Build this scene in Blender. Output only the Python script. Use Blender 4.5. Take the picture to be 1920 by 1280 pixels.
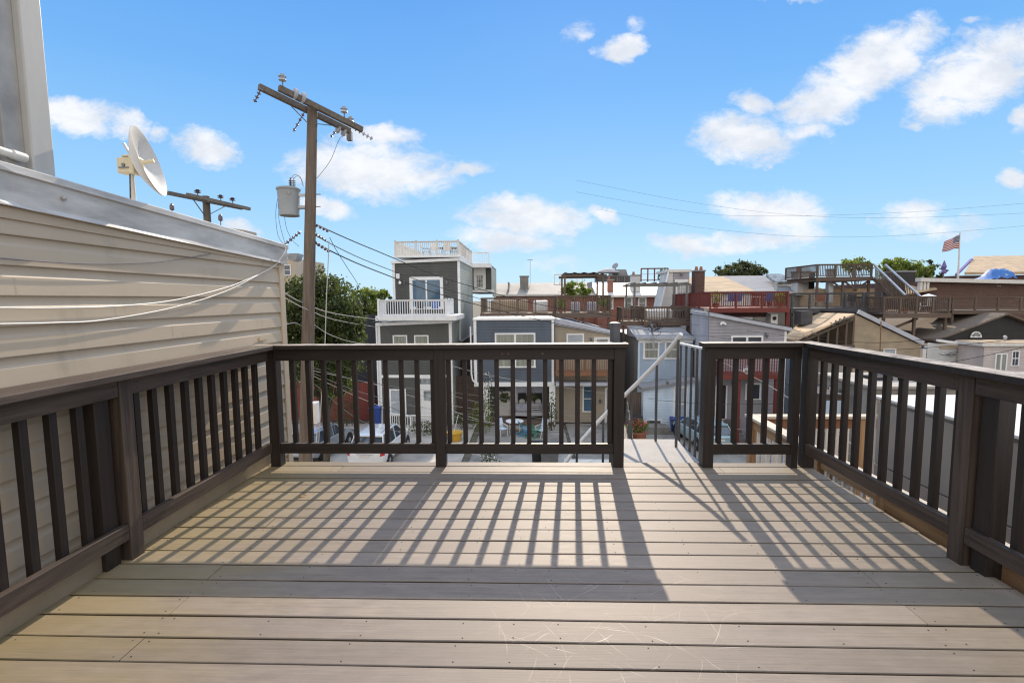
import bpy, math, random
from mathutils import Vector, Matrix
random.seed(7)
R_=math.radians
for o in list(bpy.data.objects): bpy.data.objects.remove(o)
S=bpy.context.scene; COL=S.collection
# ------------------------------------------------ camera
FP=912.7; YAW,PIT,ROL=R_(-1.92),R_(5.07),R_(-.49); CAMP=Vector((0,0,1.453))
cF=Vector((math.sin(YAW)*math.cos(PIT),math.cos(YAW)*math.cos(PIT),-math.sin(PIT)))
r0=Vector((math.cos(YAW),-math.sin(YAW),0)); u0=r0.cross(cF)
cR=r0*math.cos(ROL)+u0*math.sin(ROL); cU=u0*math.cos(ROL)-r0*math.sin(ROL)
cd=bpy.data.cameras.new('camera'); cam=bpy.data.objects.new('camera',cd); COL.objects.link(cam); S.camera=cam
cd.sensor_width=36; cd.lens=FP/1920*36; cd.clip_start=.05; cd.clip_end=3000
M=Matrix((cR,cU,-cF)).transposed().to_4x4(); M.translation=CAMP; cam.matrix_world=M
# a position in the place, from its direction seen from the tripod and its distance Y
def ray(u,v): return cR*((u-960)/FP)-cU*((v-640)/FP)+cF
def P(u,v,Y): d=ray(u,v); return CAMP+d*(Y/d.y)
def PZ(u,v,z): d=ray(u,v); return CAMP+d*((z-CAMP.z)/d.z)
def RC(u0,v0,u1,v1,Y):
    um,vm=(u0+u1)/2,(v0+v1)/2
    return P(u0,vm,Y).x,P(u1,vm,Y).x,P(um,v1,Y).z,P(um,v0,Y).z
# ------------------------------------------------ sun, sky, exposure
SEL,SAZ=R_(30.4),R_(5.3)
sd=Vector((math.sin(SAZ)*math.cos(SEL),math.cos(SAZ)*math.cos(SEL),math.sin(SEL)))
sl=bpy.data.lights.new('sun','SUN'); sl.energy=3.9; sl.angle=R_(.55); sl.color=(1,.86,.68)
so=bpy.data.objects.new('sun',sl); COL.objects.link(so); so.rotation_euler=(-sd).to_track_quat('-Z','Y').to_euler()
S.cycles.pixel_filter_type='BLACKMAN_HARRIS'; S.cycles.filter_width=1.2
S.view_settings.view_transform='Standard'; S.view_settings.look='None'; S.view_settings.exposure=0.52; S.view_settings.gamma=1
W=bpy.data.worlds.new('World'); S.world=W; W.use_nodes=True
nt=W.node_tree; nt.nodes.clear(); L=nt.links.new
class G:
    def __init__(s,nt): s.nt=nt
    def n(s,t,**k):
        x=s.nt.nodes.new(t)
        for a,b in k.items(): setattr(x,a,b)
        return x
    def lk(s,a,b):
        if isinstance(a,(int,float)): b.default_value=a
        elif isinstance(a,tuple): b.default_value=a if len(a)==len(b.default_value) else (*a,1)
        else: s.nt.links.new(a,b)
    def m(s,op,a,b=0.0,c=None,clamp=False):
        x=s.n('ShaderNodeMath',operation=op,use_clamp=clamp); s.lk(a,x.inputs[0]); s.lk(b,x.inputs[1])
        if c is not None: s.lk(c,x.inputs[2])
        return x.outputs[0]
    def mix(s,f,a,b,bt='MIX'):
        x=s.n('ShaderNodeMix',data_type='RGBA',blend_type=bt); s.lk(f,x.inputs[0]); s.lk(a,x.inputs[6]); s.lk(b,x.inputs[7]); return x.outputs[2]
    def noise(s,vec,scale,detail=4,rough=.55,dist=0):
        x=s.n('ShaderNodeTexNoise'); x.inputs['Scale'].default_value=scale; x.inputs['Detail'].default_value=detail
        x.inputs['Roughness'].default_value=rough; x.inputs['Distortion'].default_value=dist; s.nt.links.new(vec,x.inputs['Vector']); return x.outputs[0]
    def vmap(s,vec,sc=(1,1,1),loc=(0,0,0),rot=(0,0,0)):
        x=s.n('ShaderNodeMapping'); x.inputs['Scale'].default_value=sc; x.inputs['Location'].default_value=loc; x.inputs['Rotation'].default_value=rot
        s.nt.links.new(vec,x.inputs['Vector']); return x.outputs[0]
    def rng(s,v,a,b,c=0,d=1,smooth=False):
        x=s.n('ShaderNodeMapRange'); 
        if smooth: x.interpolation_type='SMOOTHSTEP'
        s.lk(v,x.inputs[0])
        for i,q in enumerate((a,b,c,d)): s.lk(q,x.inputs[i+1])
        return x.outputs[0]
g=G(nt)
tc=g.n('ShaderNodeTexCoord'); sp=g.n('ShaderNodeSeparateXYZ'); L(tc.outputs['Generated'],sp.inputs[0])
sky=g.n('ShaderNodeTexSky',sky_type='NISHITA',sun_disc=False,sun_elevation=SEL,sun_rotation=SAZ,air_density=1.0,dust_density=0.15,ozone_density=3.0,altitude=50)
yy=g.m('MAXIMUM',sp.outputs[1],.02); gx=g.m('DIVIDE',sp.outputs[0],yy); gz=g.m('DIVIDE',sp.outputs[2],yy)
cv=g.n('ShaderNodeCombineXYZ'); L(gx,cv.inputs[0]); L(gz,cv.inputs[1])
CL=[ # directions and half sizes of the clouds (as seen over the roofs), tilt, density
(150,215,78,30,8,1),(232,228,52,24,25,.9),(385,277,58,30,5,1),(300,250,25,12,0,.6),(700,252,88,20,3,.9),(695,318,160,44,4,1),(880,313,44,12,-12,.8),(615,385,52,18,12,.9),
(1168,92,44,20,-6,1),(1085,66,28,18,-20,.5),(1190,46,28,12,-15,.5),(1395,260,96,35,8,1),(1412,190,36,18,20,.8),(1655,110,104,46,-28,1),(1560,180,110,42,-28,.95),(1515,250,40,14,0,.7),
(1835,135,130,56,-26,1),(1760,195,60,30,-20,.9),(1712,240,26,10,0,.6),(1450,393,108,30,3,1),(1465,440,82,26,0,.75),(1300,462,78,20,3,.9),(1375,462,50,16,0,.7),(985,405,125,30,3,1),(950,450,110,24,3,.8),
(1132,400,34,13,22,.9),(1700,400,62,22,-3,.75),(1770,425,90,22,-3,.55),(1898,332,30,14,-4,.9),(1915,225,22,22,0,.8),(450,430,50,18,8,.8),(1040,495,60,11,0,.5),(1470,0,70,8,0,.7),(1835,42,28,7,0,.5),
(2080,300,140,50,-10,1),(-120,330,150,50,5,1),(2300,120,160,70,-20,1),(900,-300,260,80,10,1),(1500,-420,300,90,-15,1),(200,-260,220,70,0,1)]
warp=g.n('ShaderNodeTexNoise'); L(g.vmap(cv.outputs[0],(7,9,1)),warp.inputs['Vector']); warp.inputs['Scale'].default_value=1.3; warp.inputs['Detail'].default_value=7; warp.inputs['Roughness'].default_value=.62
wc=g.n('ShaderNodeSeparateColor'); L(warp.outputs['Color'],wc.inputs[0])
wx=g.m('MULTIPLY_ADD',g.m('SUBTRACT',wc.outputs[0],.5),.10,gx); wz=g.m('MULTIPLY_ADD',g.m('SUBTRACT',wc.outputs[1],.5),.075,gz)
acc=None
for (u,v,a,b,rt,dn) in CL:
    d=ray(u,v); px,pz=d.x/d.y,d.z/d.y; a,b=a/FP*1.2,b/FP*1.45; c,s_=math.cos(R_(-rt)),math.sin(R_(-rt))
    dx=g.m('SUBTRACT',wx,px); dz=g.m('SUBTRACT',wz,pz)
    e1=g.m('MULTIPLY_ADD',dx,c/a,g.m('MULTIPLY',dz,s_/a)); e2=g.m('MULTIPLY_ADD',dx,-s_/b,g.m('MULTIPLY',dz,c/b))
    q=g.m('ADD',g.m('MULTIPLY',e1,e1),g.m('MULTIPLY',e2,e2)); f=g.m('MULTIPLY',g.m('SUBTRACT',1.0,q,clamp=True),dn)
    acc=f if acc is None else g.m('MAXIMUM',acc,f)
n2=g.noise(g.vmap(cv.outputs[0],(15,26,1)),1.0,10,.70,.35); n3=g.noise(g.vmap(cv.outputs[0],(5,8,1),(3,1,0)),1.0,3,.5)
dens=g.m('ADD',acc,g.m('MULTIPLY',g.m('SUBTRACT',n2,.5),1.9)); dens=g.m('MULTIPLY',dens,g.rng(acc,.0,.14,0,1,True))
cm=g.rng(dens,.0,.95,0,1,True)
front=g.rng(sp.outputs[1],.05,.2)
cm=g.m('MULTIPLY',cm,front)
cm=g.m('MULTIPLY',cm,.97)
n5=g.noise(g.vmap(cv.outputs[0],(9,16,1),(0,.45,0)),1.0,6,.6)
ccol=g.mix(g.rng(g.m('ADD',g.m('MULTIPLY',n5,.6),g.m('MULTIPLY',n3,.4)),.40,.60,0,1,True),(.68,.72,.79,1),(.87,.88,.91,1))
elev=g.m('DIVIDE',sp.outputs[2],g.m('SQRT',g.m('ADD',g.m('MULTIPLY',sp.outputs[0],sp.outputs[0]),g.m('MULTIPLY',sp.outputs[1],sp.outputs[1]))))
ramp=g.n('ShaderNodeValToRGB'); L(g.rng(elev,-.05,.95),ramp.inputs[0]); cr=ramp.color_ramp
cr.elements[0].position=0; cr.elements[0].color=(.47,.70,.90,1); cr.elements[1].position=1; cr.elements[1].color=(.055,.21,.62,1)
for p_,c_ in ((.10,(.45,.70,.92,1)),(.25,(.30,.59,.92,1)),(.45,(.165,.44,.88,1)),(.68,(.10,.335,.82,1))):
    e=cr.elements.new(p_); e.color=c_
# clear-air colours from the sky model, evened with the deep blue the day has
nish=g.mix(1.0,sky.outputs[0],(.10,.10,.10,1),'MULTIPLY')
base=g.mix(.88,nish,ramp.outputs[0])
skyc=g.mix(cm,base,ccol)
# the sky behind the tripod and overhead: unseen brightness added as fill light
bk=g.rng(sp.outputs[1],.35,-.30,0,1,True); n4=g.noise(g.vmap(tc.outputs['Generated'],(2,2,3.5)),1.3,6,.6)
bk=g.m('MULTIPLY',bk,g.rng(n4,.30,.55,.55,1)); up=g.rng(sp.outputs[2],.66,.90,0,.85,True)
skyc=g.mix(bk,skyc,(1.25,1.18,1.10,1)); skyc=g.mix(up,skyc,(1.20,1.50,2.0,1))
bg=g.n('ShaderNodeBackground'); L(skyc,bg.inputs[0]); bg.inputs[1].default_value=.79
wo=g.n('ShaderNodeOutputWorld'); L(bg.outputs[0],wo.inputs[0])
# ------------------------------------------------ materials
MT={}
def mat(name,col,rough=.7,var=.15,scale=3,stretch=(1,1,1),bump=0,bscale=None,metal=0,spec=.5,col2=None,coat=0,thr=None):
    m=bpy.data.materials.new(name); m.use_nodes=True; t=m.node_tree; g=G(t); b=t.nodes['Principled BSDF']
    c=g.n('ShaderNodeTexCoord'); v=g.vmap(c.outputs['Object'],stretch)
    n=g.noise(v,scale,5,.6)
    c2=col2 if col2 else tuple(x*(1-var*1.6) for x in col); c1=col if col2 else tuple(min(1,x*(1+var)) for x in col)
    lo,hi=thr if thr else (.3,.7)
    t.links.new(g.mix(g.rng(n,lo,hi),(*c2,1),(*c1,1)),b.inputs['Base Color'])
    b.inputs['Roughness'].default_value=rough; b.inputs['Metallic'].default_value=metal; b.inputs['Specular IOR Level'].default_value=spec
    if coat: b.inputs['Coat Weight'].default_value=coat; b.inputs['Coat Roughness'].default_value=.08
    if bump:
        bn=g.n('ShaderNodeBump'); bn.inputs['Strength'].default_value=bump; bn.inputs['Distance'].default_value=.01
        t.links.new(g.noise(v,bscale or scale*4,6,.65),bn.inputs['Height']); t.links.new(bn.outputs[0],b.inputs['Normal'])
    MT[name]=m; return m
def wood(name,col,col2,axis,rough=.6,gs=1.0,bump=.35,spec=.4,knots=True):
    st=[38*gs,38*gs,38*gs]; st[axis]=1.6*gs
    m=bpy.data.materials.new(name); m.use_nodes=True; t=m.node_tree; g=G(t); b=t.nodes['Principled BSDF']
    c=g.n('ShaderNodeTexCoord'); v=g.vmap(c.outputs['Object'],tuple(st)); n=g.noise(v,1,5,.7,.6)
    st2=[3*gs]*3; st2[axis]=.7*gs; n2=g.noise(g.vmap(c.outputs['Object'],tuple(st2)),1.3,4,.6)
    q=g.m('ADD',g.m('MULTIPLY',n,.65),g.m('MULTIPLY',n2,.35))
    t.links.new(g.mix(g.rng(q,.36,.64),(*col2,1),(*col,1)),b.inputs['Base Color'])
    t.links.new(g.rng(n,.2,.8,rough-.12,rough+.15),b.inputs['Roughness']); b.inputs['Specular IOR Level'].default_value=spec
    bn=g.n('ShaderNodeBump'); bn.inputs['Strength'].default_value=bump; bn.inputs['Distance'].default_value=.004
    t.links.new(n,bn.inputs['Height']); t.links.new(bn.outputs[0],b.inputs['Normal'])
    MT[name]=m; return m
for ax in range(3):
    wood('dark%d'%ax,(.034,.023,.018),(.013,.009,.008),ax,.5,.8,.5,.45)
    wood('grey%d'%ax,(.105,.074,.056),(.026,.018,.014),ax,.55,.8,.6)      # weathered stain on side rails, with grazing light mixed into the grey
    wood('raw%d'%ax,(.42,.27,.14),(.16,.085,.04),ax,.7,.45,.4)
    wood('brown%d'%ax,(.165,.118,.088),(.08,.057,.044),ax,.8,.6,.3)
    wood('red%d'%ax,(.20,.046,.034),(.12,.028,.022),ax,.7,.5,.2)
    wood('orange%d'%ax,(.27,.135,.07),(.17,.08,.045),ax,.7,.5,.2)
    wood('grayw%d'%ax,(.20,.19,.175),(.11,.105,.10),ax,.8,.5,.3)
wood('pale',(.58,.50,.40),(.40,.34,.27),0,.7,.6,.3)
wood('pole',(.20,.160,.125),(.075,.056,.046),2,.85,.6,.8)
wood('arm',(.22,.19,.155),(.10,.08,.065),0,.85,.5,.8)
mat('cap_top',(.50,.42,.34),.5,.25,6,(1,1,1),.2)
mat('trim_tan_shaded',(.26,.21,.145),.5,.15,3)  # siding tan darkened to paint in the shade at the wall foot
mat('vinyl',(.50,.405,.29),.42,.05,1.2,(.6,.6,2),.04,30)
def vdirt():
    t=MT['vinyl'].node_tree; g=G(t); b=t.nodes['Principled BSDF']; src=b.inputs['Base Color'].links[0].from_socket; c=g.n('ShaderNodeTexCoord')
    n=g.noise(g.vmap(c.outputs['Object'],(1,1.2,.55)),2.2,7,.72); st=g.noise(g.vmap(c.outputs['Object'],(1,14,.8)),1.2,4,.6)
    f=g.m('MULTIPLY',g.rng(n,.50,.74,0,1,True),g.rng(st,.35,.65,.3,1)); t.links.new(g.mix(g.m('MULTIPLY',f,.5),src,(.25,.20,.14,1)),b.inputs['Base Color'])
vdirt()
mat('flash',(.58,.56,.53),.42,.24,3,(1,.6,3),.12,5,spec=.6)
mat('flash_dark',(.42,.40,.37),.45,.2,4)
mat('white',(.78,.78,.77),.45,.06,4)
mat('offwhite',(.66,.63,.58),.5,.08,4)
mat('postgrey',(.50,.48,.44),.4,.12,3,(1,1,.3))
mat('cream',(.62,.54,.36),.45,.08,5)
mat('charcoal',(.078,.080,.074),.65,.13,1.0,(1,1,.45))
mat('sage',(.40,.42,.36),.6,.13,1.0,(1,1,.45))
mat('slate',(.085,.105,.135),.62,.13,1.0,(1,1,.45))
mat('tan',(.36,.31,.235),.6,.13,1.0,(1,1,.45))
mat('lblue',(.34,.42,.52),.6,.13,1.0,(1,1,.45))
mat('lblue2',(.52,.62,.72),.6,.13,1.0,(1,1,.45))
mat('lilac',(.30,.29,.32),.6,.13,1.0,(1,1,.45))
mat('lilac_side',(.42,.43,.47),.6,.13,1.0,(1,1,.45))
mat('ltgrey',(.55,.55,.54),.6,.13,1.0,(1,1,.45))
mat('pinkish',(.50,.44,.42),.6,.13,1.0,(1,1,.45))
mat('navy',(.022,.024,.034),.7,.1,2)
mat('stucco',(.42,.33,.22),.9,.22,1.3,(1,1,1.5),.4,40,col2=(.27,.22,.16))
mat('taupe',(.30,.255,.215),.5,.08,2,(1,1,1),.05,20)
mat('whiteroof',(.62,.60,.56),.6,.04,2)
mat('roofpale',(.37,.34,.30),.85,.12,.8,(1,1,1),.1,8)
mat('roofgrey',(.26,.26,.27),.8,.18,1,(.4,4,1),.1,8)
mat('rooftan',(.60,.43,.26),.9,.15,.9,(1,3,1),.4,12,col2=(.33,.25,.17))
mat('roofdark',(.075,.065,.06),.9,.25,2,(1,5,5),.5,20)
mat('shingle',(.16,.125,.095),.92,.2,3,(.6,6,6),.5,20)
mat('black',(.016,.015,.016),.6,.2,3)
mat('tar',(.07,.07,.075),.85,.2,2)
mat('metal',(.20,.20,.21),.5,.15,3,(1,1,1),.1,20,metal=.4)
mat('steel',(.105,.108,.118),.42,.2,5,(1,1,1),.15,40,metal=.3)
mat('galv',(.46,.47,.48),.45,.15,3,(1,1,1),.05,metal=.35)
mat('wire',(.045,.04,.045),.9,.05,3,spec=.08)
mat('wire_grey',(.20,.19,.20),.8,.05,3,spec=.15)
mat('cable_pale',(.42,.40,.38),.8,.1,3,spec=.15)
mat('cable_white',(.72,.70,.66),.4,.05,3)
mat('porcelain',(.13,.085,.10),.25,.1,3)
mat('porcelain_grey',(.45,.45,.47),.25,.1,3)
mat('transformer',(.27,.29,.30),.4,.06,3,(1,1,1),.03)
mat('leaf',(.095,.115,.030),.6,.3,2.2,col2=(.028,.045,.012))
mat('leaf2',(.20,.24,.045),.6,.3,2.2,col2=(.08,.12,.022))
mat('leaf3',(.085,.10,.035),.6,.3,1.2,col2=(.035,.045,.018))
for n_ in ('leaf','leaf2','leaf3'):
    t=MT[n_].node_tree; b=t.nodes['Principled BSDF']; o_=t.nodes['Material Output']; tr=t.nodes.new('ShaderNodeBsdfTranslucent'); mx=t.nodes.new('ShaderNodeMixShader'); mx.inputs[0].default_value=.45
    src=b.inputs['Base Color'].links[0].from_socket; hs=t.nodes.new('ShaderNodeHueSaturation'); hs.inputs['Value'].default_value=1.7; hs.inputs['Saturation'].default_value=1.05
    t.links.new(src,hs.inputs['Color']); t.links.new(hs.outputs[0],tr.inputs[0]); t.links.new(b.outputs[0],mx.inputs[1]); t.links.new(tr.outputs[0],mx.inputs[2]); t.links.new(mx.outputs[0],o_.inputs[0])
mat('bark',(.09,.07,.05),.9,.3,6,(1,1,.3),.5,20)
mat('asphalt',(.13,.125,.12),.9,.2,.7,(1,1,1),.3,60)
mat('concrete',(.36,.325,.28),.85,.24,.55,(1,1,1),.2,40)
mat('concrete2',(.27,.25,.22),.85,.32,.6,(1,1,1),.2,40)
mat('soil',(.10,.085,.06),.95,.4,2)
mat('glass',(.05,.065,.085),.06,.3,.8,spec=.9)
mat('glass_blue',(.06,.13,.20),.06,.3,.6,spec=.9)
mat('glass_pale',(.26,.28,.28),.12,.5,3,(1,1,.5),spec=.9)
mat('curtain',(.34,.35,.30),.2,.3,1.2,(7,1,.35),spec=.8,col2=(.16,.17,.14))
mat('blind',(.42,.45,.47),.25,.1,2,(1,1,1),spec=.7,col2=(.30,.34,.37))
mat('car_white',(.76,.76,.75),.25,.02,2,coat=1)
mat('car_silver',(.36,.38,.41),.3,.04,2,coat=1,metal=.4)
mat('car_blue',(.30,.44,.48),.3,.04,2,coat=1)
mat('redlens',(.50,.02,.02),.15,.1,9,spec=.8)
mat('rubber',(.02,.02,.02),.8,.1,3)
mat('rim',(.45,.46,.48),.35,.1,3,metal=.6)
mat('blue_bin',(.02,.055,.25),.4,.08,3)
mat('roof_matte',(.30,.32,.33),.95,.1,2,spec=.05)
mat('yellow',(.60,.33,.03),.4,.05,3)
mat('cyan',(.03,.24,.42),.5,.05,3)
mat('teal',(.05,.25,.16),.6,.05,3)
mat('tarp',(.03,.13,.38),.6,.5,1.2,col2=(.30,.36,.45),thr=(.36,.40),bump=.3)
mat('purple',(.16,.11,.30),.7,.1,3)
mat('fabric',(.42,.42,.44),.9,.1,3)
mat('cushion',(.50,.52,.62),.9,.2,3)
mat('bluefab',(.08,.16,.42),.9,.1,3)
mat('pink',(.60,.07,.13),.6,.3,9)
mat('dry_leaf',(.42,.24,.08),.8,.3,40)
mat('flower_white',(.75,.72,.70),.6,.1,9)
mat('clay',(.34,.13,.07),.8,.15,3)
mat('door_white',(.74,.73,.71),.45,.03,3)
mat('greycover',(.12,.125,.13),.6,.15,3,bump=.2)
mat('rust',(.24,.13,.07),.85,.3,3)
def lines_mat(name,col,mort,bw,bh,rough=.85,msize=.012,var=.18):
    m=bpy.data.materials.new(name); m.use_nodes=True; t=m.node_tree; g=G(t); b=t.nodes['Principled BSDF']
    c=g.n('ShaderNodeTexCoord'); s=g.n('ShaderNodeSeparateXYZ'); t.links.new(c.outputs['Object'],s.inputs[0]); cb=g.n('ShaderNodeCombineXYZ')
    t.links.new(g.m('ADD',s.outputs[0],s.outputs[1]),cb.inputs[0]); t.links.new(s.outputs[2],cb.inputs[1])
    br=g.n('ShaderNodeTexBrick'); t.links.new(cb.outputs[0],br.inputs['Vector']); br.inputs['Scale'].default_value=1
    br.inputs['Brick Width'].default_value=bw; br.inputs['Row Height'].default_value=bh; br.inputs['Mortar Size'].default_value=msize; br.inputs['Mortar Smooth'].default_value=.3
    br.inputs['Color1'].default_value=(*[x*(1+var) for x in col],1); br.inputs['Color2'].default_value=(*[x*(1-var*1.3) for x in col],1); br.inputs['Mortar'].default_value=(*mort,1)
    nn=g.noise(c.outputs['Object'],.8,4,.6)
    t.links.new(g.mix(g.rng(nn,.3,.7,0,.35),br.outputs[0],(*[x*.6 for x in col],1)),b.inputs['Base Color']); b.inputs['Roughness'].default_value=rough
    bn=g.n('ShaderNodeBump'); bn.inputs['Strength'].default_value=.5; bn.inputs['Distance'].default_value=.01; bn.invert=True; t.links.new(br.outputs['Fac'],bn.inputs['Height']); t.links.new(bn.outputs[0],b.inputs['Normal'])
    MT[name]=m
lines_mat('brick',(.34,.10,.065),(.30,.24,.2),.22,.075)
lines_mat('brick_brown',(.13,.065,.05),(.12,.08,.07),.22,.075)
lines_mat('block',(.60,.56,.50),(.45,.42,.38),.4,.2)
lines_mat('planks_v',(.33,.29,.24),(.05,.04,.03),.13,30,msize=.006)
# deck boards
def deckmat():
    m=bpy.data.materials.new('deck_board'); m.use_nodes=True; t=m.node_tree; g=G(t); b=t.nodes['Principled BSDF']
    c=g.n('ShaderNodeTexCoord'); ob=c.outputs['Object']; s=g.n('ShaderNodeSeparateXYZ'); t.links.new(ob,s.inputs[0])
    grain=g.noise(g.vmap(ob,(5,190,60)),1,4,.7,.3); grain2=g.noise(g.vmap(ob,(1.5,60,20)),1,3,.6,.5)
    blot=g.noise(g.vmap(ob,(1.1,2.2,1)),1.5,6,.65); blot2=g.noise(g.vmap(ob,(6,14,1)),1.2,5,.65)
    at=g.n('ShaderNodeAttribute',attribute_name='tone')
    q=g.m('ADD',g.m('MULTIPLY',grain,.34),g.m('MULTIPLY',grain2,.30)); q=g.m('ADD',q,g.m('MULTIPLY',blot2,.36))
    c0=g.mix(g.rng(q,.35,.65),(.148,.116,.092,1),(.268,.214,.170,1))
    c0=g.mix(g.m('MULTIPLY',g.rng(blot,.42,.68),.50),c0,(.185,.150,.124,1))
    tone=g.n('ShaderNodeCombineColor'); tv=g.rng(at.outputs['Fac'],0,1,.80,1.13); [t.links.new(tv,tone.inputs[i]) for i in range(3)]
    c0=g.mix(1.0,c0,tone.outputs[0],'MULTIPLY')
    # mossy yellow-green film along the wall side
    al=g.m('MULTIPLY',g.rng(g.m('ADD',s.outputs[0],g.m('MULTIPLY',g.noise(g.vmap(ob,(1.2,5,1)),1.5,4),1.5)),-.15,-1.7,0,1,True),.50)
    c0=g.mix(al,c0,(.29,.215,.07,1))
    al2=g.m('MULTIPLY',g.rng(g.m('ADD',s.outputs[0],g.m('MULTIPLY',g.noise(g.vmap(ob,(1.2,3,1)),1.5,4),1.8)),1.8,3.1,0,1,True),.30)
    c0=g.mix(al2,c0,(.20,.165,.095,1))
    # scuffs: thin looping scratches, glint painted pale around the sun's reflection
    sc=None
    for k,(fr,rt) in enumerate(((5.3,.35),(6.1,1.15),(4.7,-.5),(7.3,.8),(3.9,1.95),(5.7,-1.2),(6.7,2.5))):
        bend=g.noise(g.vmap(ob,(1,1,1),(k*3.1,k*1.7,0)),1.1+.15*k,1.0,.4)
        ln=g.m('ADD',g.m('MULTIPLY',g.m('ADD',g.m('MULTIPLY',s.outputs[0],math.cos(rt)),g.m('MULTIPLY',s.outputs[1],math.sin(rt))),fr),g.m('MULTIPLY',bend,3.2))
        f=g.rng(g.m('ABSOLUTE',g.m('SUBTRACT',g.m('FRACT',ln),.5)),.003,.011,1,0)
        seg=g.rng(g.noise(g.vmap(ob,(3.4,3.4,1),(k*5.3,k*2.9,0)),1,2.5),.50,.62); f=g.m('MULTIPLY',f,seg)
        sc=f if sc is None else g.m('MAXIMUM',sc,f)
    dxx=g.m('DIVIDE',g.m('SUBTRACT',s.outputs[0],.42),.62); dyy=g.m('DIVIDE',g.m('SUBTRACT',s.outputs[1],2.12),.55)
    rr=g.m('ADD',g.m('MULTIPLY',dxx,dxx),g.m('MULTIPLY',dyy,dyy)); mk=g.rng(rr,.0,1.6,1,0,True)
    brk=g.rng(g.noise(g.vmap(ob,(7,7,1)),1,2),.35,.6,.3,1); sc=g.m('MULTIPLY',g.m('MULTIPLY',sc,mk),g.m('MULTIPLY',brk,.50))
    c0=g.mix(sc,c0,(.55,.48,.40,1))
    t.links.new(c0,b.inputs['Base Color'])
    t.links.new(g.m('SUBTRACT',g.rng(q,.3,.7,.52,.68),g.m('MULTIPLY',sc,.25)),b.inputs['Roughness']); b.inputs['Specular IOR Level'].default_value=.36
    bn=g.n('ShaderNodeBump'); bn.inputs['Strength'].default_value=.30; bn.inputs['Distance'].default_value=.0022; t.links.new(g.m('ADD',grain,grain2),bn.inputs['Height']); t.links.new(bn.outputs[0],b.inputs['Normal'])
    MT['deckb']=m
deckmat()
def diamond():
    m=mat('plate',(.36,.33,.30),.72,.08,4,spec=.2); t=m.node_tree; g=G(t); b=t.nodes['Principled BSDF']; c=g.n('ShaderNodeTexCoord')
    v=g.n('ShaderNodeTexVoronoi'); v.inputs['Scale'].default_value=45; v.inputs['Randomness'].default_value=.15; t.links.new(g.vmap(c.outputs['Object'],(1,.6,1),(0,0,0),(0,0,.78)),v.inputs['Vector'])
    bn=g.n('ShaderNodeBump'); bn.inputs['Strength'].default_value=.9; bn.inputs['Distance'].default_value=.004; bn.invert=True; t.links.new(g.rng(v.outputs['Distance'],.1,.5),bn.inputs['Height']); t.links.new(bn.outputs[0],b.inputs['Normal'])
diamond()
def flagmat():
    m=mat('flag',(.5,.5,.5)); t=m.node_tree; g=G(t); b=t.nodes['Principled BSDF']; at=g.n('ShaderNodeUVMap'); s=g.n('ShaderNodeSeparateXYZ'); t.links.new(at.outputs[0],s.inputs[0])
    st=g.m('GREATER_THAN',g.m('MODULO',g.m('MULTIPLY',s.outputs[1],13),2.0),1.0)
    c0=g.mix(st,(.35,.03,.045,1),(.60,.56,.54,1)); can=g.m('MULTIPLY',g.m('LESS_THAN',s.outputs[0],.4),g.m('GREATER_THAN',s.outputs[1],.46))
    cb=g.n('ShaderNodeCombineXYZ'); t.links.new(s.outputs[0],cb.inputs[0]); t.links.new(g.m('MULTIPLY',s.outputs[1],.55),cb.inputs[1])
    vo=g.n('ShaderNodeTexVoronoi'); vo.inputs['Scale'].default_value=17; vo.inputs['Randomness'].default_value=.0; t.links.new(cb.outputs[0],vo.inputs['Vector'])
    blue=g.mix(g.m('LESS_THAN',vo.outputs['Distance'],.28),(.03,.04,.13,1),(.6,.58,.56,1))
    t.links.new(g.mix(can,c0,blue),b.inputs['Base Color']); b.inputs['Roughness'].default_value=.85
flagmat()
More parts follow.
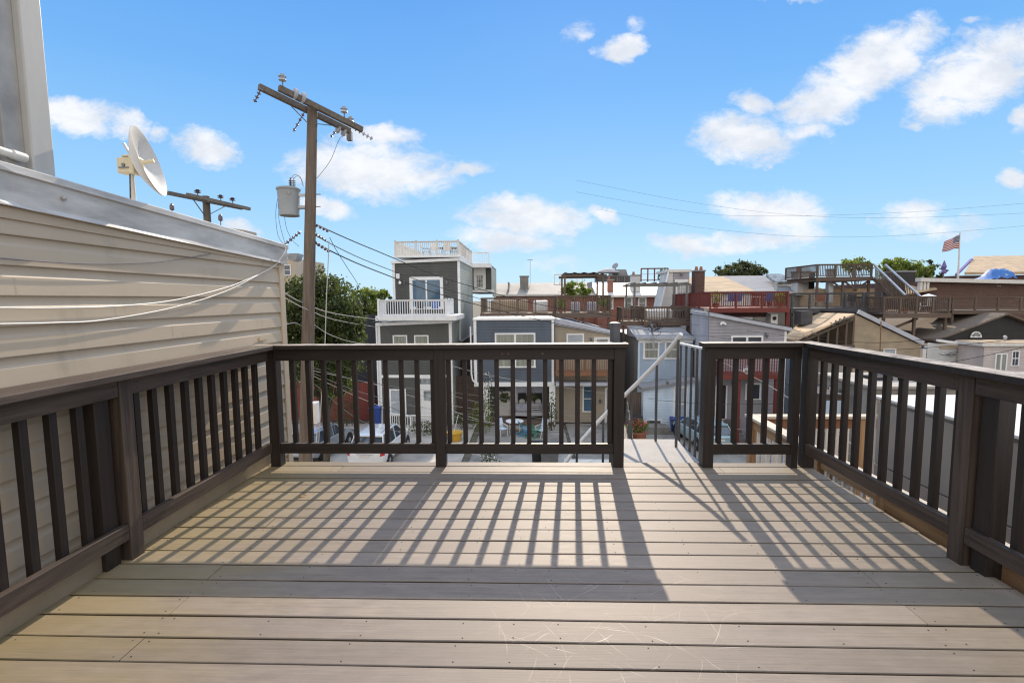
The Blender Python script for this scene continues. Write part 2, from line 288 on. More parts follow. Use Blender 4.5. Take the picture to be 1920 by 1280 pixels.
# ------------------------------------------------ builders
ORG={}
class MB:
    def __init__(s): s.v=[]; s.f=[]
    def add(s,vs,fs):
        n=len(s.v); s.v+= [tuple(v) for v in vs]; s.f+=[tuple(i+n for i in f) for f in fs]; return s
    def box(s,x0,x1,y0,y1,z0,z1):
        if x0>x1:x0,x1=x1,x0
        if y0>y1:y0,y1=y1,y0
        if z0>z1:z0,z1=z1,z0
        return s.add([(x0,y0,z0),(x1,y0,z0),(x1,y1,z0),(x0,y1,z0),(x0,y0,z1),(x1,y0,z1),(x1,y1,z1),(x0,y1,z1)],
          [(0,3,2,1),(4,5,6,7),(0,1,5,4),(1,2,6,5),(2,3,7,6),(3,0,4,7)])
    def beam(s,a,b,w,h,up=(0,0,1)):
        a,b=Vector(a),Vector(b); d=(b-a).normalized(); u=Vector(up); r=d.cross(u)
        if r.length<1e-4: r=d.cross(Vector((0,1,0)))
        r.normalize(); u=r.cross(d).normalized(); r*=w/2; u*=h/2
        return s.add([a-r-u,a+r-u,a+r+u,a-r+u,b-r-u,b+r-u,b+r+u,b-r+u],[(0,1,2,3),(7,6,5,4),(0,4,5,1),(1,5,6,2),(2,6,7,3),(3,7,4,0)])
    def tube(s,pts,r,n=8,r2=None,cap=True):
        pts=[Vector(p) for p in pts]; k=len(pts); base=len(s.v); rings=[]
        for i,p in enumerate(pts):
            d=(pts[min(i+1,k-1)]-pts[max(i-1,0)]).normalized(); a=d.cross(Vector((0,0,1)))
            if a.length<1e-3: a=Vector((1,0,0))
            a.normalize(); b=d.cross(a); rr=(r if r2 is None else r+(r2-r)*i/max(1,k-1)) if not isinstance(r,(list,tuple)) else r[i]
            for j in range(n):
                t=2*math.pi*j/n; s.v.append(tuple(p+a*(rr*math.cos(t))+b*(rr*math.sin(t))))
        for i in range(k-1):
            for j in range(n):
                q=base+i*n; s.f.append((q+j,q+(j+1)%n,q+n+(j+1)%n,q+n+j))
        if cap:
            s.f.append(tuple(base+j for j in range(n))[::-1]); s.f.append(tuple(base+(k-1)*n+j for j in range(n)))
        return s
    def lathe(s,c,prof,n=16,axis=(0,0,1)):
        ax=Vector(axis).normalized(); c=Vector(c); a=ax.orthogonal().normalized(); b=ax.cross(a); base=len(s.v)
        for r,h in prof:
            for j in range(n):
                t=2*math.pi*j/n; s.v.append(tuple(c+ax*h+a*(r*math.cos(t))+b*(r*math.sin(t))))
        for i in range(len(prof)-1):
            for j in range(n):
                q=base+i*n; s.f.append((q+j,q+(j+1)%n,q+n+(j+1)%n,q+n+j))
        s.f.append(tuple(base+j for j in range(n))[::-1]); s.f.append(tuple(base+(len(prof)-1)*n+j for j in range(n)))
        return s
    def poly(s,pts): return s.add(pts,[tuple(range(len(pts)))])
    def prism(s,pts,d):
        d=Vector(d); n=len(pts); p=[Vector(q) for q in pts]
        return s.add(p+[q+d for q in p],[tuple(range(n)),tuple(range(2*n-1,n-1,-1))]+[(i,i+n,(i+1)%n+n,(i+1)%n) for i in range(n)])
    def build(s,name,m,parent=None,bevel=0,smooth=False,loc=None,label=None):
        me=bpy.data.meshes.new(name); o=bpy.data.objects.new(name,me); COL.objects.link(o)
        org=ORG.get(parent.name,Vector()) if parent else (Vector(loc) if loc is not None else Vector())
        me.from_pydata([tuple(Vector(v)-org) for v in s.v],[],s.f); 
        import bmesh
        b=bmesh.new(); b.from_mesh(me); bmesh.ops.recalc_face_normals(b,faces=b.faces); b.to_mesh(me); b.free()
        me.materials.append(MT[m] if isinstance(m,str) else m)
        if smooth:
            for p in me.polygons: p.use_smooth=True
            me.set_sharp_from_angle(angle=R_(40))
        ORG[o.name]=org
        if parent: o.parent=parent
        else: o.location=org
        if bevel:
            mo=o.modifiers.new('bevel','BEVEL'); mo.width=bevel; mo.segments=2; mo.limit_method='ANGLE'
        if label: o['label']=label
        return o
def B(*a): return MB().box(*a)
def thing(name,label,cat,loc=(0,0,0),group=None):
    o=bpy.data.objects.new(name,None); COL.objects.link(o); o.location=loc; o.empty_display_size=.2; ORG[o.name]=Vector(loc)
    o['label']=label; o['category']=cat
    if group: o['group']=group
    return o
def tag(o,label,cat,group=None):
    o['label']=label; o['category']=cat
    if group: o['group']=group
    return o
def struct(o): o['kind']='structure'; return o
def copy_tree(o,parent=None):
    c=o.copy(); COL.objects.link(c); ORG[c.name]=ORG.get(o.name,Vector())
    if parent: c.parent=parent
    for ch in o.children: copy_tree(ch,c)
    return c
def centroid_sag(a,b,sag,n=14):
    a,b=Vector(a),Vector(b); return [a.lerp(b,i/n)-Vector((0,0,sag*4*(i/n)*(1-i/n))) for i in range(n+1)]
# clapboard skin over a convex polygon of (a,z); fn(a,z,out) gives the point
def clip(poly,z,keep_above):
    out=[]
    for i in range(len(poly)):
        p,q=poly[i],poly[(i+1)%len(poly)]; ip=(p[1]>=z)==keep_above or p[1]==z; iq=(q[1]>=z)==keep_above or q[1]==z
        if ip: out.append(p)
        if ip!=iq:
            t=(z-p[1])/(q[1]-p[1]); out.append((p[0]+t*(q[0]-p[0]),z))
    return out
def siding(mb,poly,fn,pitch=.185,lip=.026):
    z0=min(p[1] for p in poly); z1=max(p[1] for p in poly); z=z0
    while z<z1-1e-4:
        c=clip(clip(poly,z,True),min(z+pitch,z1),False)
        if len(c)>=3:
            mb.poly([fn(a,zz,lip*(1-(zz-z)/pitch)+.002) for a,zz in c])
            lo=[a for a,zz in c if abs(zz-z)<1e-6]
            if len(lo)>=2: mb.poly([fn(min(lo),z,.0),fn(max(lo),z,.0),fn(max(lo),z,lip+.002),fn(min(lo),z,lip+.002)])
        z+=pitch
def front(Y): return lambda a,z,o:(a,Y-o,z)
def sideX(X,s): return lambda a,z,o:(X+s*o,a,z)
# window on a wall facing the camera side (-Y)
def window(parent,rect,Y,pane='glass',trim=.09,mull=1,bars=0,rail=True,fm='white',name='window'):
    x0,x1,z0,z1=rect; f=MB(); t=trim
    f.box(x0,x1,Y-.06,Y+.02,z1-t,z1); f.box(x0-.03,x1+.03,Y-.075,Y+.02,z0,z0+t*.8)
    f.box(x0,x0+t,Y-.058,Y+.02,z0+t*.8,z1-t); f.box(x1-t,x1,Y-.058,Y+.02,z0+t*.8,z1-t)
    for i in range(1,mull+1):
        if mull>=1 and i<mull:
            xm=x0+(x1-x0)*i/mull; f.box(xm-t*.6,xm+t*.6,Y-.056,Y+.02,z0+t*.8,z1-t)
    if rail: zm=(z0+z1)/2; f.box(x0+t,x1-t,Y-.045,Y+.02,zm-.025,zm+.025)
    for i in range(1,bars+1): xb=x0+t+(x1-x0-2*t)*i/(bars+1); f.box(xb-.012,xb+.012,Y-.042,Y+.02,z0+t,z1-t)
    w=f.build(name,fm,parent,bevel=.006)
    B(x0+t*.8,x1-t*.8,Y-.034,Y+.015,z0+t*.7,z1-t*.8).build('pane',pane,w)
    return w
def door(parent,rect,Y,m='door_white',glass=None,trim=.08,gm='glass_pale',fm='white',bars=0):
    x0,x1,z0,z1=rect; f=MB(); f.box(x0-trim,x0,Y-.05,Y+.02,z0,z1+trim); f.box(x1,x1+trim,Y-.05,Y+.02,z0,z1+trim); f.box(x0,x1,Y-.048,Y+.02,z1,z1+trim)
    fr=f.build('door_frame',fm,parent)
    w=x1-x0; h=z1-z0; d=MB(); d.box(x0+.005,x1-.005,Y-.042,Y+.01,z0,z1)
    if not glass:
        for a,b_,c,e in ((.12,.44,.55,.9),(.56,.88,.55,.9),(.12,.44,.1,.45),(.56,.88,.1,.45)): d.box(x0+a*w,x0+b_*w,Y-.050,Y,z0+c*h,z0+e*h)
    dd=d.build('door',m,parent,bevel=.004)
    if glass:
        a,b_,c,e=glass; B(x0+a*w,x0+b_*w,Y-.054,Y,z0+c*h,z0+e*h).build('pane',gm,dd)
        if bars:
            q=MB()
            for i in range(1,bars+1): xx=x0+a*w+(b_-a)*w*i/(bars+1); q.box(xx-.012,xx+.012,Y-.066,Y-.04,z0+c*h,z0+e*h)
            for i in range(1,3): zz=z0+c*h+(e-c)*h*i/3; q.box(x0+a*w,x0+b_*w,Y-.064,Y-.04,zz-.012,zz+.012)
            q.build('muntin',m,dd)
    MB().lathe((x0+.1*w+.02,Y-.06,z0+h*.45),[(.012,0),(.03,.01),(.03,.03),(.0,.04)],8,(0,-1,0)).build('handle','metal',dd)
# railing between two points; parts go under parent
def railing(parent,a,b,h,m,sp=.13,pw=.09,bw=.04,posts=(0,1),n_post=None,cap=None,bot=.10,solid=False,horiz=0,first=True,last=True,rh=.07,mr=None):
    a,b=Vector(a),Vector(b); d=b-a; ln=d.length; dn=d.normalized(); up=Vector((0,0,1)); fix=lambda k: (m+str(k)) if (m+'0') in MT else m
    ax=0 if abs(d.x)>abs(d.y) else 1; k=n_post or max(1,round(ln/1.9))
    for i in range(k+1):
        if (i==0 and not first) or (i==k and not last): continue
        p=a+d*(i/k); MB().box(p.x-pw/2,p.x+pw/2,p.y-pw/2,p.y+pw/2,p.z-.05,p.z+h+(.06 if cap else 0)).build('post',fix(2),parent)
        if cap: MB().box(p.x-pw*.65,p.x+pw*.65,p.y-pw*.65,p.y+pw*.65,p.z+h+.06,p.z+h+.09).build('post_cap',cap,parent)
    MB().beam(a+up*h,b+up*h,pw*1.1,.04).build('top_rail',mr or fix(ax),parent)
    MB().beam(a+up*(h-.02-rh/2),b+up*(h-.02-rh/2),bw*1.3,rh).build('upper_rail',fix(ax),parent)
    MB().beam(a+up*bot,b+up*bot,bw*1.3,.07).build('bottom_rail',fix(ax),parent)
    if solid:
        MB().beam(a+up*(bot+h)*.5,b+up*(bot+h)*.5,bw*.6,h-bot-.05).build('panel',fix(2),parent); return
    if horiz:
        for i in range(1,horiz+1):
            z=bot+(h-bot)*i/(horiz+1); MB().beam(a+up*z,b+up*z,.02,.03).build('slat',fix(ax),parent)
        return
    n=max(2,int(round(ln/sp))); me=None
    for i in range(1,n):
        p=a+d*(i/n)
        if me is None:
            q=MB().box(-bw/2,bw/2,-bw/2,bw/2,bot+.03,h-.03); o=q.build('baluster',fix(2)); me=o.data; o.parent=parent; o.location=p-ORG[parent.name]; ORG[o.name]=ORG[parent.name]
        else:
            o=bpy.data.objects.new('baluster',me); COL.objects.link(o); o.parent=parent; o.location=p-ORG[parent.name]; ORG[o.name]=ORG[parent.name]
# ================================================ THE DECK FLOOR
import bmesh
PB=.1445; GY0=1.8; DXL,DXR=-2.30,2.40
def build_deck():
    bm=bmesh.new(); tone=[]
    k=-12; lay=bm.faces.layers.float.new('tone')
    joint={}
    rj=random.Random(3)
    for i in range(-22,17):
        y0=GY0+i*PB; y1=y0+PB if i<16 else 4.225
        # where boards are butted end to end (over joists)
        js={0:[-1.671],2:[-1.68,1.762],4:[-1.69,1.757],5:[1.754],6:[1.737],9:[1.671,-1.58],11:[-1.59],8:[-1.70],13:[1.70],15:[-1.62,1.62],10:[1.69]}.get(i,[rj.choice((-1.2,-.4,.4,1.25))] if i<-1 and i%3==0 else [])
        xs=[DXL-.06]+sorted(js)+[DXR+.0+rj.uniform(-.012,.012)]
        for a,b in zip(xs,xs[1:]):
            t=rj.random(); dz=rj.uniform(-.0012,.0012); e=.0035; g=.0048; j=.0016
            ya,yb=y0+g,y1-g; xa,xb=a+j,b-j
            prof=[(ya,-.026),(ya,-.021),(ya+.010,-.019),(ya+.010,-.0065),(ya,-.0045),(ya+e*.4,-.0011),(ya+e,0),(yb-e,0),(yb-e*.4,-.0011),(yb,-.0045),(yb-.010,-.0065),(yb-.010,-.019),(yb,-.021),(yb,-.026)]
            nx=10; rings=[]
            for s in range(nx+1):
                x=xa+(xb-xa)*s/nx; wob=.0016*math.sin(x*1.7+i*2.1)+.0009*math.sin(x*4.3+i)
                rings.append([bm.verts.new((x,p+wob,q+dz)) for p,q in prof])
            for s in range(nx):
                for q in range(len(prof)):
                    f=bm.faces.new((rings[s][q],rings[s+1][q],rings[s+1][(q+1)%len(prof)],rings[s][(q+1)%len(prof)])); f[lay]=t
            for r in (rings[0],rings[-1]): f=bm.faces.new(r); f[lay]=t
    bmesh.ops.recalc_face_normals(bm,faces=bm.faces)
    me=bpy.data.meshes.new('deck'); bm.to_mesh(me); bm.free(); me.materials.append(MT['deckb'])
    o=bpy.data.objects.new('deck',me); COL.objects.link(o); ORG[o.name]=Vector(); struct(o)
    s=MB(); rj=random.Random(5)
    for x in (-2.22,-1.72,-1.645,-1.20,-.76,-.32,-.08,.11,.50,.90,1.30,1.715,1.80,2.10,2.33):
        for i in range(-6,17):
            if rj.random()<.10: continue
            y=GY0+i*PB
            for dy in (.026,PB-.026):
                if rj.random()<.12: continue
                s.lathe((x+rj.uniform(-.012,.012)+(.02 if i%2 else 0),y+dy+rj.uniform(-.006,.006),-.0005),[(.0038,0),(.0035,.0010),(.0013,.0014)],6)
    q=s.build('deck_screws','black',o); q['kind']='stuff'
    j=MB()
    for i in range(12): x=DXL+.03+i*.42; j.box(x,x+.04,-1.4,4.18,-.22,-.036)
    j.box(DXL,DXR-.02,4.185,4.222,-.24,-.030); j.build('joists','raw1',o); B(DXL,DXR-.03,-1.4,4.18,-.0345,-.0305).build('gap_shade_sheet','black',o)  # black sheet added to stand for the shade seen through the board gaps
build_deck()
# ================================================ RAILINGS OF THE DECK
HB=1.07
def nail(mb,p,ax,r=.006): mb.lathe(p,[(r,0),(r*.8,.002)],6,ax)
rjit=random.Random(9)
def inst(me,f,name,m,par,loc,bev=.002):
    if me is None: o=f().build(name,m); me=o.data
    else: o=bpy.data.objects.new(name,me); COL.objects.link(o)
    o.parent=par; o.location=Vector(loc)-ORG[par.name]; ORG[o.name]=ORG[par.name]
    o.rotation_euler.z=rjit.uniform(-.03,.03); o.rotation_euler.x=rjit.uniform(-.0025,.0025)
    if bev: mo=o.modifiers.new('bevel','BEVEL'); mo.width=bev
    return me
# front section, wall corner to gate post
def rail_front(x0,x1,label,posts,bal,fm='dark'):
    t=thing('deck_railing',label,'railing',((x0+x1)/2,4.12,0),'stained wooden railings round the deck')
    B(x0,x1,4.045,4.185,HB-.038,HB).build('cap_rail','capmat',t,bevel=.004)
    B(x0+.02,x1-.02,4.092,4.130,HB-.137,HB-.043).build('upper_rail',fm+'0',t,bevel=.003)
    for a,b in zip(posts,posts[1:]): B(a[1],b[0],4.092,4.130,.117,.205).build('bottom_rail',fm+'0',t,bevel=.003)
    for a,b in posts: B(a,b,4.085,4.174,-.02 if a<1.2 else -.02,HB-.040).build('post',fm+'2',t,bevel=.004)
    me=None
    for x in bal:
        me=inst(me,lambda:MB().box(-.019,.019,0,.038,.20,HB-.13),'baluster',fm+'2',t,(x,4.131,0))
    return t
# cap: side faces dark stain, top mottled paler -> one material driven by the face direction of the board itself
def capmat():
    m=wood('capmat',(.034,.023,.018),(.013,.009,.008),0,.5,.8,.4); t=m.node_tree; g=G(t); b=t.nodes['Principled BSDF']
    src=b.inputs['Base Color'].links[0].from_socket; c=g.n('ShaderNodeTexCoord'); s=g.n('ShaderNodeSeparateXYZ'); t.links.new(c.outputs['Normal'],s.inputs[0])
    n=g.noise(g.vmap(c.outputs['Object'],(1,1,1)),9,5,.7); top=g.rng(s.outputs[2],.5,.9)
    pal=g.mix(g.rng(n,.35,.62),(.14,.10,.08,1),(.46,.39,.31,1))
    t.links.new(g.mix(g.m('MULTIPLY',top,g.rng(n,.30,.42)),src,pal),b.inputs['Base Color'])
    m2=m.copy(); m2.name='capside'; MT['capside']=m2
capmat()
def P4(u): return P(u,760,4.11).x
balL=[P4(519)+(P4(811)-P4(519))*i/10 for i in range(11)]
pm=(-.808,-.719); pe=(.722,.811); pc=(-2.262,-2.173)
balR=[-.700+ .0+(1.418/11)*i+.0 for i in range(12)]
balR=[P4(841)+(P4(1145)-P4(841))*i/10 for i in range(11)]
tl=rail_front(-2.36,.838,'dark brown wooden railing across the front, ending at the open stair gap',[pc,pm,pe],balL[1:]+balR)
for x in (-.22,-.17,.12): MB().lathe((x,4.0925,HB-.085),[(.010,0),(.009,.0015)],10,(0,-1,0)).build('knot','brown0',tl)
bal=[P(u,760,4.11).x for u in (1352,1381,1410,1438,1467)]
tr=rail_front(1.455,2.262,'short dark brown railing between the steel stair gate and the right corner post',[(1.478,1.567),(2.215,2.27)],bal)
# side sections (run along Y)
def rail_side(s,label,posts,bal_y,y0,y1,fm,breaks):
    X=s*2.24 if s<0 else 2.325; t=thing('deck_railing',label,'railing',(X,2.4,0),'stained wooden railings round the deck')
    inn=-s; o0=X; 
    def bx(xa,xb,*a): return B(min(xa,xb),max(xa,xb),*a)
    cap_in=-2.165 if s<0 else 2.262; cap_out=-2.375 if s<0 else 2.402
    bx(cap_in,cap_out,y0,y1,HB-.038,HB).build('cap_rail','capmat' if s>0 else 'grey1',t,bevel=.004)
    for a,b in breaks:
        bx(X,X+s*.038,a,b,HB-.137,HB-.043).build('upper_rail',fm+'1',t,bevel=.003)
        bx(X,X+s*.038,a,b,.125,.213).build('bottom_rail',fm+'1',t,bevel=.003)
    for yc,off,mm in posts: bx(X-s*.004+s*off,X+s*.085+s*off,yc-.045,yc+.045,-.02,HB-.040).build('post',mm+'2',t,bevel=.004)
    me=None
    for y in bal_y:
        me=inst(me,lambda:MB().box(0,s*.038,-.019,.019,.19,HB-.12),'baluster','dark2',t,(X+s*.039,y,0))
    n=MB()
    for a,b in breaks:
        for yy in (a+.03,b-.03):
            for zz in (HB-.075,HB-.105,.15,.185): n.lathe((X-s*.0005,yy,zz),[(.004,0),(.003,.0015)],6,(-s,0,0))
    n.build('nails','black',t)
    return t
ys=[2.72+.139*i for i in range(10)]; ys0=[2.36-.14*i for i in range(16)]
rail_side(-1,'weathered brown railing fixed along the beige vinyl wall at the left',[(2.60,0,'grey'),(2.48,.04,'dark'),(.9,0,'grey')],ys+ys0,-.6,4.044,'grey',[(2.648,4.082),(.0,2.552)])
rail_side(1,'greyish brown railing along the right side of the deck beside the taupe panels',[(2.63,0,'grey'),(2.52,.03,'dark'),(.8,0,'grey'),(4.135,.0,'dark')],ys+[y for y in ys0 if y<2.45],-.6,4.19,'grey',[(2.678,4.086),(.0,2.582)])
# raw rim joist on the right
t=thing('rim_joist','unpainted grainy lumber rim board below the right railing','lumber',(2.43,2,0))
B(2.432,2.47,-1,3.3,-.16,.10).build('board','raw1',t,bevel=.003); B(2.432,2.52,3.302,3.39,-.6,.105).build('block','raw2',t,bevel=.003)
# ================================================ LEFT NEIGHBOUR: VINYL WALL WITH METAL COPING
WX=-2.40
t=thing('vinyl_wall','beige vinyl sided wall with white metal coping along the left side of the deck','wall',(WX-.3,2,0))
ztop=lambda y:2.075-.036*(y-2.4)
WY1=4.715
def vinyl():
    mb=MB(); pz=.1405; k0=-60
    # dutch-lap profile per course: vertical flat below, cove on top third
    prof=[(0,.0165),(.004,.0175),(pz*.62,.011),(pz*.66,.0085),(pz*.74,.0035),(pz*.86,.0015),(pz-.001,.001)]
    ny=[-1.5,0,1,2,2.6,3.2,3.8,4.2,WY1-.09]
    for k in range(-50,8):
        zb=1.203+pz*(k-1)*1.0
        if zb>1.86: break
        rows=[]
        for h,o in prof:
            rows.append([(WX+o+.0015*math.sin(y*2.3+k*1.3),y,zb+h-.0022*(y-2)) for y in ny])
        base=len(mb.v); n=len(ny)
        for r in rows: mb.v+=r
        for i in range(len(rows)-1):
            for j in range(n-1): q=base+i*n+j; mb.f.append((q,q+1,q+n+1,q+n))
        # lower lip
        q0=len(mb.v); mb.v+=[(WX+.001,y,zb-.0022*(y-2)) for y in ny]
        for j in range(n-1): mb.f.append((q0+j,q0+j+1,base+j+1,base+j))
    return mb
vinyl().build('siding','vinyl',t,smooth=False)
body=B(-9,WX-.001,-1.5,WY1-.02,-6.7,1.80); body.build('wall_core','vinyl',t)
for k_,(yy_,zc_) in enumerate(((3.62,1.203+.1405*3),(2.74,1.203+.1405*1),(3.18,1.203),(3.95,1.203-.1405*2),(2.2,1.203+.1405*2))):
    MB().add([(WX+.0185,yy_,zc_+.003),(WX+.0190,yy_+.006,zc_+.003),(WX+.0130,yy_+.006,zc_+.086),(WX+.0125,yy_,zc_+.086)],[(0,1,2,3)]).build('panel_seam','vinyl',t)
c=MB(); c.box(WX-.05,WX+.026,WY1-.09,WY1,-6.7,1.80); c.build('corner_post','vinyl',t,bevel=.006)
co=MB()
def yq(y,pts): return [(x,y,ztop(y)+z) for x,z in pts]
pr=[(-.03,.0),(-.05,-.002),(.052,.0),(.060,-.006),(.060,-.036),(.050,-.040),(.040,-.150),(.052,-.185),(.046,-.188),(.026,-.168),(.024,-.04),(-.03,-.03)]
pr=[(WX+a,b) for a,b in [(-.26,.004),(.050,.0),(.064,-.008),(.064,-.040),(.050,-.046),(.044,-.168),(.049,-.190),(.044,-.193),(.018,-.175),(-.26,-.175)]]
ring=[]; Yn=[-1.5,0,.8,1.4,1.8,2.0,2.1,2.2,2.3,2.4,2.6,3,3.4,3.8,4.2,4.5,WY1+.03]
for y in Yn: 
    base=len(co.v); r=random.Random(int(y*10)); co.v+=[(x+(r.uniform(-.003,.003) if 2<=i<=6 and i!=2 else 0),y,ztop(y)+z) for i,(x,z) in enumerate(pr)]; ring.append(base)
for a,b in zip(ring,ring[1:]):
    for i in range(len(pr)): j=(i+1)%len(pr); co.f.append((a+i,a+j,b+j,b+i))
co.f.append(tuple(ring[-1]+i for i in range(len(pr)))); co.f.append(tuple(ring[0]+i for i in range(len(pr)))[::-1])
co.build('coping','flash',t)
q=MB(); q.box(WX,WX+.012,-1.5,WY1-.09,1.825,1.862)
MB().beam((WX+.012,-1.5,1.93),(WX+.012,WY1-.05,1.82),.024,.055).build('frieze_strip','vinyl',t)
B(-9,WX-.2,-1.5,WY1-.05,1.801,1.95).build('roof','roofpale',t)
MB().lathe(P(122,372,2.44),[(.011,-.01),(.012,0),(.006,.006)],10,(1,0,0)).build('rivet','flash_dark',t)
B(WX+.018,-2.305,-1.5,4.2,-.02,.095).build('base_trim','trim_tan_shaded',t,bevel=.01)
b=MB(); b.box(WX+.02,WX+.034,4.20,4.34,1.098,1.112); b.box(WX+.02,WX+.028,4.21,4.33,1.10,1.125); b.build('siding_clip','vinyl',t)
def flap():
    p=MB(); 
    for i in range(7):
        pass
    pts=[]
    a=Vector((WX+.03,WY1+.02,1.93))
    for i in range(9):
        tt=i/8*math.pi; pts.append((a.x+.055-.055*math.cos(tt),a.y+.03,a.z-.02-.075*math.sin(tt)))
    p.prism(pts,(0,.12,0)); p.build('gutter_end','galv',t)
flap()
# cables drooping over the wall
def cable(pts,r,m,name='cable',label='',cat='cable',group=None,n=6,sub=10):
    pts=[Vector(p) for p in pts]; out=[]
    for i in range(len(pts)-1):
        p0,p1,p2,p3=pts[max(i-1,0)],pts[i],pts[i+1],pts[min(i+2,len(pts)-1)]
        for s in range(sub):
            u=s/sub; out.append(.5*((2*p1)+(p2-p0)*u+(2*p0-5*p1+4*p2-p3)*u*u+(3*p1-p0-3*p2+p3)*u**3))
    out.append(pts[-1]); c=sum(out,Vector())/len(out)
    o=MB().tube(out,r,n).build(name,m,None,smooth=True,loc=out[0])
    return tag(o,label,cat,group)
def PX(u,v,x): d=ray(u,v); return CAMP+d*(x/d.x)
cw=WX+.03
cable([PX(-60,576,cw),PX(100,577,cw),PX(230,573,cw),PX(330,562,cw),PX(420,540,cw),PX(470,521,cw),PX(512,500,cw),PX(535,470,WX+.07),PX(530,458,WX+.05)],.0042,'cable_white',label='upper of the two white cables looping from the wall corner across the beige siding')
cable([PX(-60,608,cw),PX(100,605,cw),PX(200,599,cw),PX(330,575,cw),PX(430,543,cw),PX(512,500,cw)],.0042,'cable_white',label='lower white cable sagging longest across the beige siding')
cable([PX(-60,478,cw),PX(60,489,cw),PX(180,495,cw),PX(300,491,cw),PX(395,476,cw)],.003,'wire_grey',label='thin grey wire sagging high under the white coping')
# window post on the roof
t=thing('window_frame_post','tall light grey metal post rising from the coping at the far left','post',(WX-.05,2.4,2.05))
x_=-2.42
B(x_-.16,x_,2.375,2.488,2.06,4.6).build('post','postgrey',t,bevel=.006)
B(x_-.14,x_-.035,2.28,2.375,2.05,4.6).build('side_channel','flash_dark',t,bevel=.003)
B(x_-.12,x_-.06,2.05,2.28,2.02,4.6).build('glazing','glass_pale',t)
MB().tube([(x_-.01,1.6,2.182),(x_-.01,2.33,2.147)],.019,12).build('sill_pipe','offwhite',t,smooth=True)
MB().tube([(x_-.01,2.285,2.150),(x_-.01,2.345,2.147)],.023,12).build('pipe_coupling','offwhite',t,smooth=True)
# satellite dish
def dish():
    base=Vector((-2.56,3.05,2.03)); t=thing('satellite_dish','cream satellite dish tilted on a short mast above the white coping','satellite dish',base)
    Yd=3.05
    pb=P(250,385,Yd); pt=P(247,325,Yd)
    MB().tube([pb-Vector((0,0,.05)),pt],.018,12,.013).build('mast','offwhite',t,smooth=True)
    MB().tube([pb+Vector((-.002,-.021,0)),pt+Vector((0,-.016,-.01))],.003,5).build('mast_cable','black',t)
    # reflector: rim plane faces right and a little up
    c=P(280,303,Yd); ax=Vector((.85,.30,.25)).normalized()
    prof=[]; R=.205; dp=.075
    side=MB(); n=36; rings=[]
    prof=[(R*q/8,dp*(q/8)**2) for q in range(9)]; c0=c-ax*dp
    a=ax.orthogonal().normalized(); 
    v=[];f=[]
    upv=(Vector((0,0,1))-ax*ax.z).normalized(); rt=ax.cross(upv)
    def rg(r,h,k=1.0):
        return [c0+ax*h+upv*(r*1.0*math.cos(2*math.pi*j/n))+rt*(r*.92*math.sin(2*math.pi*j/n)) for j in range(n)]
    mb=MB(); R3=[rg(max(r,.002),h) for r,h in prof]; R4=[rg(max(r,.002)+ (.005 if i==8 else .004),h-.006) for i,(r,h) in enumerate(prof)]
    seq=R4+[rg(R+.007,dp-.001),rg(R+.006,dp+.003)]+R3[::-1]
    for r in seq: mb.v+= [tuple(p) for p in r]
    for i in range(len(seq)-1):
        for j in range(n): q=i*n; mb.f.append((q+j,q+(j+1)%n,q+n+(j+1)%n,q+n+j))
    mb.build('reflector','offwhite',t,smooth=True)
    bx=P(243,312,Yd); m=MB(); m.box(bx.x-.055,bx.x+.045,bx.y-.035,bx.y+.035,bx.z-.048,bx.z+.048); m.box(bx.x-.02,bx.x+.05,bx.y-.04,bx.y+.04,bx.z+.048,bx.z+.062); m.box(bx.x+.03,bx.x+.06,bx.y-.045,bx.y+.045,bx.z-.055,bx.z+.055); m.build('bracket','cream',t,bevel=.008)
    MB().beam(bx+Vector((.03,-.02,.06)),bx+Vector((-.01,-.02,.135)),.012,.012).build('elevation_rod','galv',t)
    MB().tube([c0,c0+ax*.10],.012,8).build('feed','cream',t,smooth=True)
    m=MB(); m.lathe(bx+Vector((-.01,-.036,0)),[(.012,0),(.010,.006)],8,(0,-1,0)); m.box(bx.x-.04,bx.x+.03,bx.y-.04,bx.y-.035,bx.z-.02,bx.z-.012); m.build('bolt','metal',t)
dish()
# small fuse cap and timber seen over the coping
t=thing('roof_vent','small pale box vent lying on the roof edge behind the coping','vent',P(437,432,6.5)); a=P(437,430,6.5); MB().prism([a+Vector((-.17,0,-.03)),a+Vector((.15,0,-.05)),a+Vector((.15,0,-.01)),a+Vector((-.13,0,.03))],(0,.3,0)).build('vent_hood','roofpale',t); B(a.x-.12,a.x+.12,a.y+.02,a.y+.28,1.9,a.z-.03).build('curb','roofgrey',t)
def inscap(u,v,Y,label):
    p=P(u,v,Y); t=thing('insulator_pin',label,'insulator',p-Vector((0,0,.3)),'insulator pins beyond the coping')
    MB().tube([p-Vector((0,0,1.2)),p],.012,6).build('pin','metal',t); MB().lathe(p,[(.03,-.12),(.05,-.10),(.05,-.02),(.03,.03),(.01,.05)],10).build('cap','porcelain',t,smooth=True)
inscap(322,385,12,'purple insulator pin standing behind the coping beside the dish'); inscap(413,405,12,'dark insulator pin right of the distant pole, above the coping')
